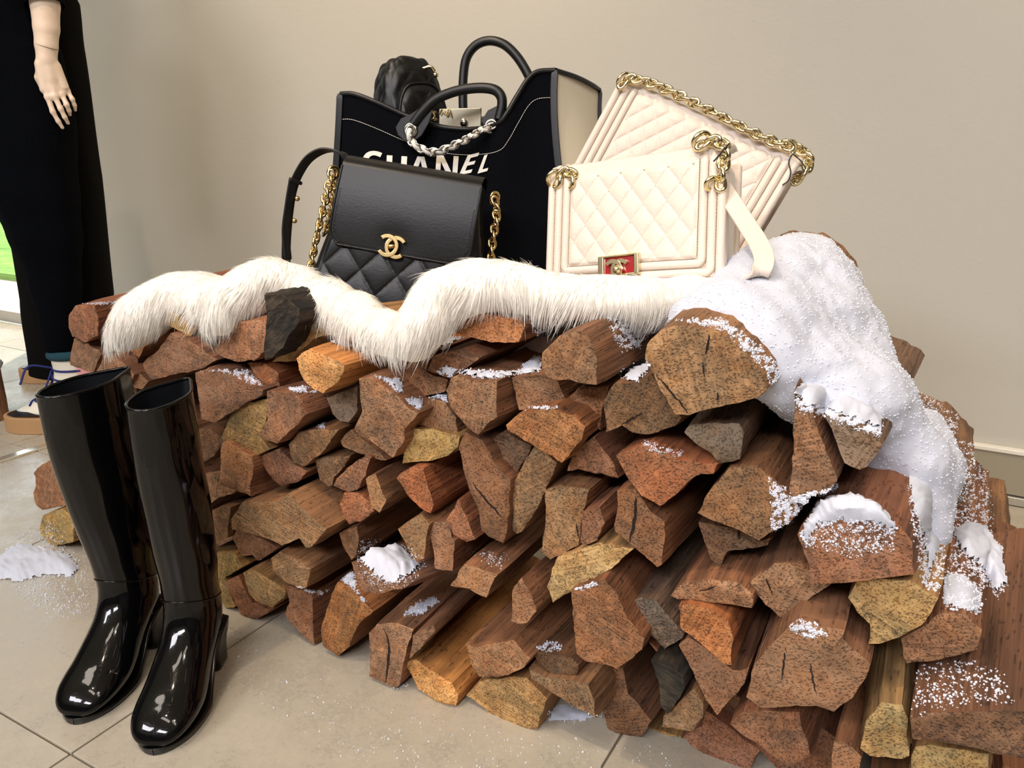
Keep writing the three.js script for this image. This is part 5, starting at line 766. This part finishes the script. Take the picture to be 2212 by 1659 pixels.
// ---------------------------------------------------------------- the black patent boots
{
  const crinkle = mixNoise(256, [[40, 40, 1], [90, 90, .6], [8, 8, .6]], 71);
  const cb = tex(256, i => [crinkle[i]], false); cb.repeat.set(3, 4);
  const patent = phys(0x070708, .16, { clearcoat: .7, clearcoatRoughness: .05, bumpMap: cb, bumpScale: .00025, specularIntensity: .08 });
  const lining = std(0x0b1017, .55), soleM = phys(0x0a0a0a, .3, { clearcoat: .4 });
  // rings of the upper: [front z, front y, back z, back y, half width, roundness]
  const R = [[.112, .452, -.02, .462, .037], [.110, .38, -.019, .385, .039], [.104, .3, -.017, .3, .039], [.097, .23, -.014, .23, .0375], [.091, .175, -.010, .17, .036], [.09, .14, -.009, .132, .0355], [.096, .116, -.012, .105, .0365], [.113, .096, -.011, .082, .0365], [.132, .08, .012, .072, .037], [.15, .068, .055, .052, .0385], [.167, .058, .092, .026, .0415], [.184, .05, .122, .0145, .0435], [.2, .042, .158, .0108, .0415], [.2125, .032, .19, .0102, .0345], [.2195, .0225, .208, .0100, .0245], [.2215, .0155, .217, .0100, .013]];
  const cr = (a, b, c, d, t) => .5 * (2 * b + (c - a) * t + (2 * a - 5 * b + 4 * c - d) * t * t + (3 * b - a - 3 * c + d) * t * t * t);
  const ringAt = s => { const q = clamp(s, 0, 1) * (R.length - 1), i = Math.min(R.length - 2, Math.floor(q)), t = q - i, g = k => R[clamp(k, 0, R.length - 1)]; return R[0].map((_, m) => cr(g(i - 1)[m], g(i)[m], g(i + 1)[m], g(i + 2)[m], t)); };
  const point0 = (s, a, inset = 0) => { const [fz, fy, bz, by, w] = ringAt(s); const cz = (fz + bz) / 2, cy = (fy + by) / 2; let dz = (fz - bz) / 2, dy = (fy - by) / 2; const L = Math.hypot(dz, dy), k = (L - inset) / L; const c = Math.cos(a), sn = Math.sin(a), p = 2 / 2.25, up = smooth(.25, 0, s);
    const cc = Math.sign(c) * Math.pow(Math.abs(c), p); let ss = Math.sign(sn) * Math.pow(Math.abs(sn), p); ss *= 1 - up * .55 * smooth(.1, -1, c); // pointed at the back of the opening
    const wr = s > .05 && s < .36 ? Math.sin(s * 60 + c * 2) * .0007 : 0; return V((w - inset + wr) * ss, cy + dy * k * cc, cz + dz * k * cc); };
  const boot =  (label, x, z, yaw, twist, long, low, lean = 0) => {
    const t = thing('tall_boot', label, 'boot', [x, 0, z], 'pair of black boots'); t.rotation.y = yaw; t.scale.z = .93;
    // the soft shaft turns and gives a little against the foot
    const point = (s, a, inset) => { const p = point0(s, a, inset), k = smooth(.42, .05, s), c = Math.cos(twist * k), n = Math.sin(twist * k), z = (p.z - .045) * lerp(1, long, k), x = p.x; p.x = x * c + z * n; p.z = .045 - x * n + z * c; p.x -= lean * k; p.y -= low * smooth(.15, .45, p.y); return p; };
    part('upper', sheet(56, 120, (u, v) => point(v, -u * Math.PI * 2)), patent, t);
    part('lining', sheet(48, 30, (u, v) => point(v * .3, u * Math.PI * 2, .0035)), lining, t);
    const rim = []; for (let i = 0; i < 64; i++) rim.push(point(0, i / 64 * Math.PI * 2, .0018)); part('rim', tube(rim, .0026, 128, 8, true), patent, t);
    const sm = []; for (let i = 0; i < 48; i++) { const a = i / 48 * Math.PI * 2, p = point(.345 + .03 * Math.cos(a) * -1, a, -.0006); sm.push(p); } part('seam', tube(sm, .0011, 96, 6, true), patent, t);
    const zip = []; for (let i = 0; i <= 24; i++) zip.push(point(i / 24 * .38, Math.PI, -.0005)); part('back_seam', tube(zip, .001, 40, 6), patent, t);
    // sole: profile along the foot, wider welt than the upper
    const S = [[-.012, .068, .020], [0, .068, .033], [.03, .062, .0345], [.06, .045, .033], [.095, .018, .038], [.125, .0075, .0445], [.155, .0048, .0435], [.185, .0048, .0372], [.205, .0048, .0268], [.216, .005, .0165], [.2205, .0052, .009], [.2222, .0054, .0005]];
    const sAt = v => { const q = v * (S.length - 1), i = Math.min(S.length - 2, Math.floor(q)), tt = q - i, g = k => S[clamp(k, 0, S.length - 1)]; return S[0].map((_, m) => cr(g(i - 1)[m], g(i)[m], g(i + 1)[m], g(i + 2)[m], tt)); };
    part('sole', sheet(24, 60, (u, v) => { const [zz, yy, w] = sAt(v), a = -u * Math.PI * 2, c = Math.cos(a), s = Math.sin(a); return V(w * Math.sign(c) * Math.pow(Math.abs(c), .35), yy + .0005 + (.0042 + .0006 * smooth(.4, .6, v)) * Math.sign(s) * Math.pow(Math.abs(s), .5), zz); }), soleM, t);
    // block heel, square in plan, flared towards the counter
    part('heel', sheet(40, 16, (u, v) => { const a = -u * Math.PI * 2, c = Math.cos(a), s = Math.sin(a), q = .3, f = smooth(.35, 1, v); const w = .0265 + .006 * f, d = .0225 + .004 * f; const cap = v === 0 ? 0 : 1; return V(w * cap * Math.sign(c) * Math.pow(Math.abs(c), q), Math.max(0, (v - .05) / .95) * .067 + .0003, .016 - .004 * f + (d * cap) * Math.sign(s) * Math.pow(Math.abs(s), q)); }), patent, t);
    return t;
  };
  boot('left black patent boot of the pair, with the wider open top', -1.046, -.676, .44, -.42, 1.08, .018, .012);
  boot('right black patent boot of the pair, standing in front of the logs', -.917, -.684, .52, -.16, .96, .018);
}
// ---------------------------------------------------------------- the mannequin at the left
{
  const far = (px, py, d) => { const r = rayOf(px, py); return CAM.clone().addScaledVector(r, d / Math.hypot(r.x, r.z)); };
  const base = far(120, 900, 2.5), t = thing('mannequin', 'pale mannequin in black clothes with a hanging arm and laced striped boots', 'mannequin', [base.x, 0, base.z]);
  const O = t.position, l = p => p.clone().sub(O);
  const F = V(-.82, 0, .57).normalize(), Lf = V(.57, 0, .82).normalize(); // facing, and its left (towards the camera)
  const skinM = phys(0xe9d3bd, .45, { clearcoat: .12, clearcoatRoughness: .4 });
  // shoulders, neck, head: above the frame; the left arm and hand as the photograph shows them
  const hip = V(base.x, 1.0, base.z).addScaledVector(F, .02), rel = (f, s, y) => hip.clone().addScaledVector(F, f).addScaledVector(Lf, s).setY(y);
  const px = (x, y, d = 2.33) => l(far(x, y, d));
  const shoulder = l(rel(0, .17, 1.42)), elbow = px(72, -120, 2.36), wr1 = px(100, 60), wr2 = px(101, 128), pm = px(110, 168), kn = [px(103, 209, 2.325), px(118, 208, 2.32), px(133, 203, 2.325), px(145, 196, 2.335)];
  const body = [
    [shoulder, elbow, .05, .044], [elbow, px(87, -40), .036, .03],
    [l(rel(0, .15, 1.42)), l(rel(0, -.15, 1.42)), .055, .055], [l(rel(.01, 0, 1.38)), l(rel(0, 0, 1.08)), .11, .1], [l(rel(0, 0, 1.45)), l(rel(.02, 0, 1.56)), .05, .048], [l(rel(.03, 0, 1.62)), l(rel(.03, 0, 1.68)), .075, .08], [l(rel(.09, 0, 1.6)), l(rel(.06, 0, 1.6)), .035, .05], [l(rel(.115, 0, 1.645)), l(rel(.125, 0, 1.625)), .008, .012],
    [l(rel(0, -.17, 1.42)), l(rel(-.03, -.23, 1.12)), .048, .04], [l(rel(-.03, -.23, 1.12)), l(rel(.02, -.22, .88)), .038, .025], [l(rel(.02, -.22, .88)), l(rel(.03, -.22, .78)), .032, .02],
  ];
  const bodyG = bodyOf(body, .03, .014);
  const fin = (a, pts, r) => { const o = []; let p = a; pts.forEach((q, i) => { o.push([p, q, r * (1.08 - .13 * i), r * (1 - .15 * i)]); p = q; }); return o; };
  const hand = [[px(91, -22), px(97, 10), .0405, .0405], [px(97, 10), wr1, .0405, .036], [wr1, px(100, 98), .036, .0315], [px(100, 98), wr2, .0315, .0285], [wr2, pm, .027, .024], [px(91, 140), px(98, 192), .021, .0165], [px(117, 145), px(138, 188), .0205, .0145], [px(105, 150), px(118, 195), .022, .016], [pm, kn[0], .019, .0098], [pm, kn[1], .019, .0098], [pm, kn[2], .0185, .0094], [pm, kn[3], .0165, .0085], [kn[0], kn[1], .0085, .0085], [kn[1], kn[2], .0085, .008], [kn[2], kn[3], .008, .0075],
    ...fin(kn[0], [px(114, 241, 2.322), px(126, 262, 2.325), px(135, 276, 2.33)], .0078), ...fin(kn[1], [px(131, 235, 2.316), px(140, 253, 2.32), px(147, 266, 2.33)], .0076), ...fin(kn[2], [px(144, 226, 2.318), px(149, 239, 2.325), px(151, 248, 2.335)], .0073), ...fin(kn[3], [px(156, 214, 2.328), px(161, 227, 2.333), px(163, 238, 2.34)], .0067),
    ...fin(px(84, 168, 2.338), [px(87, 196, 2.35), px(91, 216, 2.36), px(94, 228, 2.365)], .0105), [wr2, px(84, 168, 2.338), .02, .0125]];
  const handG = bodyOf(hand.map(([a, b, p, q]) => [a, b, p * .79, q * .79]), .0045, .0026);
  const joined = mergeGeometries([bodyG, handG]);
  part('body', joined, skinM, t);
  // the fine joint line of the wrist
  const jl = []; for (let i = 0; i < 24; i++) { const a = i / 24 * Math.PI * 2, c = wr2.clone().lerp(wr1, .42), d = wr2.clone().sub(wr1).normalize(), s = V(1, 0, 0).addScaledVector(d, -d.x).normalize(), u = V().crossVectors(d, s); jl.push(c.addScaledVector(s, Math.cos(a) * .0256).addScaledVector(u, Math.sin(a) * .0256).addScaledVector(d, .006 * Math.cos(a))); } part('wrist_joint', tube(jl, .0009, 60, 5, true), std(0x8d7763, .7), t);
  // clothing: lofts round the figure
  const knit = mixNoise(256, [[70, 70, 1], [128, 128, 1]], 61), kb = tex(256, i => [knit[i]], false); kb.repeat.set(6, 10);
  const navy = phys(0x05070c, .95, { specularIntensity: .12, bumpMap: kb, bumpScale: .001 }), brownBlack = phys(0x0a0908, .92, { specularIntensity: .15, bumpMap: kb, bumpScale: .001 });
  const loft = (rings, n = 48, m = 60) => { const c = curve(rings.map(r => r[0])), N = rings.length - 1; return sheet(n, m, (u, v) => { const q = v * N, i = Math.min(N - 1, Math.floor(q)), k = q - i, p = rings[i][0].clone().lerp(rings[i + 1][0], k), a = lerp(rings[i][1], rings[i + 1][1], smooth(0, 1, k)), b = lerp(rings[i][2], rings[i + 1][2], smooth(0, 1, k)), th = -u * Math.PI * 2, w = 1 + .03 * Math.sin(th * 5 + v * 3) * (rings[i][3] || 0); return p.addScaledVector(F, Math.cos(th) * a * w).addScaledVector(Lf, Math.sin(th) * b * w); }); };
  const sl = (a, b, r0, r1) => { const d = b.clone().sub(a).normalize(), s = V(0, 0, 1).addScaledVector(d, -d.z).normalize(), u = V().crossVectors(d, s); return sheet(32, 24, (x, v) => { const th = x * Math.PI * 2, r = lerp(r0, r1, v) * (1 + .02 * Math.sin(v * 40 + th)); return a.clone().lerp(b, v).addScaledVector(s, Math.cos(th) * r).addScaledVector(u, Math.sin(th) * r); }); };
  part('sleeve', merge([sl(shoulder, elbow, .075, .064), sl(elbow, px(97, 12), .058, .043)]), navy, t);
  part('sleeve', merge([sl(l(rel(0, -.17, 1.42)), l(rel(-.03, -.23, 1.12)), .072, .06), sl(l(rel(-.03, -.23, 1.12)), l(rel(.01, -.22, .93)), .06, .045)]), navy, t);
  part('top', loft([[l(rel(0, 0, 1.0)), .15, .2, 1], [l(rel(.01, 0, 1.15)), .135, .175, 1], [l(rel(.01, 0, 1.32)), .14, .19, 0], [l(rel(0, 0, 1.43)), .1, .19, 0], [l(rel(0, 0, 1.475)), .06, .08, 0]]), navy, t);
  // trousers: near leg in navy, wide and tapering to the ankle
  const lp = (x, y, d) => l(far(x, y, d));
  part('trouser_leg', loft([[lp(132, 752, 2.42), .043, .043], [lp(130, 700, 2.42), .05, .05], [lp(118, 600, 2.42), .066, .064, 1], [lp(96, 500, 2.42), .09, .08, 1], [lp(66, 400, 2.43), .112, .095, 1], [lp(40, 250, 2.44), .128, .105, 1], [lp(2, 100, 2.45), .13, .11], [lp(-26, -20, 2.47), .13, .12]]), navy, t);
  const legR = loft([[l(rel(-.05, -.1, .2)), .05, .05], [l(rel(-.04, -.1, .5)), .08, .08, 1], [l(rel(-.02, -.09, .8)), .1, .1, 1], [l(rel(0, -.07, 1.05)), .12, .12]]);
  part('trouser_leg', legR, navy, t);
  part('coat_skirt', loft([[lp(150, 800, 2.56), .1, .1, 1], [lp(148, 640, 2.56), .118, .12, 1], [lp(112, 380, 2.56), .122, .125, 1], [lp(62, 110, 2.56), .13, .13, 1], [lp(34, -10, 2.56), .14, .14, 0], [lp(15, -130, 2.56), .13, .15, 0]]), brownBlack, t);
  // laced boot: wedge sole, dark toe guard, canvas upper, blue laces, teal cuff
  const mkBoot = (bx, bz, dir, p) => {
    const g = new THREE.Group(); g.name = 'laced_boot'; g.position.set(bx - O.x, 0, bz - O.z); g.rotation.y = Math.atan2(dir.x, dir.z); p.add(g); // +z is the toe
    const R2 = [[-.075, .0, .046, .22], [-.06, 0, .044, .16], [-.04, 0, .043, .11]];
    const up = [[.055, .212, -.05, .215, .05], [.052, .17, -.052, .17, .047], [.06, .135, -.056, .13, .046], [.085, .108, -.058, .09, .046], [.112, .088, -.05, .05, .046], [.14, .072, .03, .046, .047], [.165, .062, .09, .044, .046], [.188, .052, .14, .044, .04], [.2, .047, .18, .044, .022]];
    const N = up.length - 1, P = (s, a, gr = 0) => { const q = clamp(s, 0, 1) * N, i = Math.min(N - 1, Math.floor(q)), k = smooth(0, 1, q - i), r = up[i].map((v, m) => lerp(v, up[i + 1][m], q - i)), [fz, fy, bz2, by, w] = r, cz = (fz + bz2) / 2, cy = (fy + by) / 2, dz = (fz - bz2) / 2, dy = (fy - by) / 2, c = Math.cos(a), sn = Math.sin(a), L = Math.hypot(dz, dy), kk = (L + gr) / L; return V((w + gr) * sn, cy + dy * kk * c, cz + dz * kk * c); };
    part('upper', sheet(40, 60, (u, v) => P(v, -u * Math.PI * 2)), std(0xe2dccb, .8), g);
    part('toe_guard', sheet(40, 24, (u, v) => { const q = P(lerp(.66, 1, v), -u * Math.PI * 2, .003); q.y = Math.min(q.y, lerp(.062, .056, v)); return q; }), phys(0x10131a, .35, { clearcoat: .5 }), g);
    part('heel_guard', sheet(24, 20, (u, v) => P(lerp(.02, .5, v), Math.PI + lerp(-1.0, 1.0, u), .002)), std(0xe9a7ab, .7), g, 'pink and white heel patch');
    part('cuff', tube(Array.from({ length: 24 }, (_, i) => P(0, i / 24 * Math.PI * 2, -.002).add(V(0, .006, 0))), .0125, 60, 10, true), std(0x123a46, .95), g);
    for (const [z0, z1] of [[.0, .08], [.09, .17], [.19, .27], [.3, .38]]) part('stripe', tube(Array.from({ length: 16 }, (_, i) => P(z1 + .02, lerp(-2.3, 2.3, i / 15), .001)), .0032, 40, 6), std(0x1d2466, .8), g);
    const lace = m => part('lace', m, std(0x20286f, .7), g);
    for (let i = 0; i < 5; i++) { const s = .1 + i * .1; lace(tube([P(s, -.55, .004), P(s + .04, 0, .007), P(s + .09, .55, .004)], .0026, 24, 6)); lace(tube([P(s, .55, .004), P(s + .04, 0, .007), P(s + .09, -.55, .004)], .0026, 24, 6)); }
    lace(tube([P(.1, .1, .006), P(.1, .5, .03).add(V(0, .012, .03)), P(.14, .7, .05).add(V(0, -.02, .04))], .003, 30, 6)); lace(tube([P(.1, .1, .006), P(.2, .4, .012), P(.34, .55, .012), P(.45, .7, .01)], .0028, 40, 6)); lace(tube([P(.1, -.1, .006), P(.2, -.3, .02), P(.34, -.5, .014)], .0028, 40, 6));
    const outl = (z, e) => (z < -.02 ? .046 * Math.sqrt(Math.max(0, 1 - ((z + .02) / .05) ** 2)) : z < .13 ? lerp(.046, .053, smooth(-.02, .12, z)) : .053 * Math.sqrt(Math.max(0, 1 - ((z - .13) / .082) ** 2))) + e;
    const so = (y0, y1, e) => { const q = []; for (let i = 0; i <= 40; i++) { const z = lerp(-.07, .212, (1 - Math.cos(i / 40 * Math.PI)) / 2); q.push([z, outl(z, e)]); } const sh = new THREE.Shape(); q.forEach(([z, x], i) => i ? sh.lineTo(x, z) : sh.moveTo(x, z)); q.slice().reverse().forEach(([z, x]) => sh.lineTo(-x, z)); const ge = new THREE.ExtrudeGeometry(sh, { depth: y1 - y0 - .006, bevelEnabled: true, bevelSize: .003, bevelThickness: .003, bevelSegments: 3 }); ge.rotateX(Math.PI / 2); ge.scale(1, 1, 1); ge.translate(0, y1 - .003, 0); return ge; };
    part('sole', so(.0, .046, -.001), std(0xb08a5e, .75), g);
    return g;
  };
  const toe = onLevel(20, 925), d1 = V(-.8, 0, .45).normalize();
  mkBoot(toe.x - d1.x * .212 + .0, toe.z - d1.z * .212, d1, t);
  const toe2 = onLevel(48, 822), d2 = V(-.8, 0, .6).normalize(); mkBoot(toe2.x - d2.x * .212, toe2.z - d2.z * .212, d2, t);
}
// log stump with snow at the left edge of the photograph
{
  const P = onLevel(-22, 905), t = thing('log_stump', 'upright log stump with snow on top at the left edge of the photograph', 'log', [P.x, 0, P.z]);
  part('split_side', toCreasedNormals(sheet(48, 20, (u, v) => { const a = -u * Math.PI * 2, r = .05 * (1 + .06 * noise(Math.cos(a) * 2, Math.sin(a) * 2, 5) + .03 * noise(u * 40, v * 2)); return V(Math.cos(a) * r, v * .155, Math.sin(a) * r); }), .6), std(0x9b6f4c, .85, { map: sideT[1].map, bumpMap: sideT[1].bump, bumpScale: .003 }), t);
  part('end_face', new THREE.CylinderGeometry(.05, .05, .004, 40).translate(0, .155, 0), std(0xb08a5e, .85), t);
  const cap = surfaceNets((x, y, z) => Math.hypot(x, (y - .16) * 1.9, z) - .056 + fbm(x * 30, y * 30, z * 30, 2) * .012, V(-.09, .1, -.09), V(.09, .24, .09), .006);
  const s = thing('snow_patch', 'rounded cap of snow on the upright log stump', 'snow', [P.x, 0, P.z], 'patches of artificial snow'); s.userData.kind = 'stuff'; part('snow_heap', cap, snowMat, s);
}
renderer.render(scene, camera);
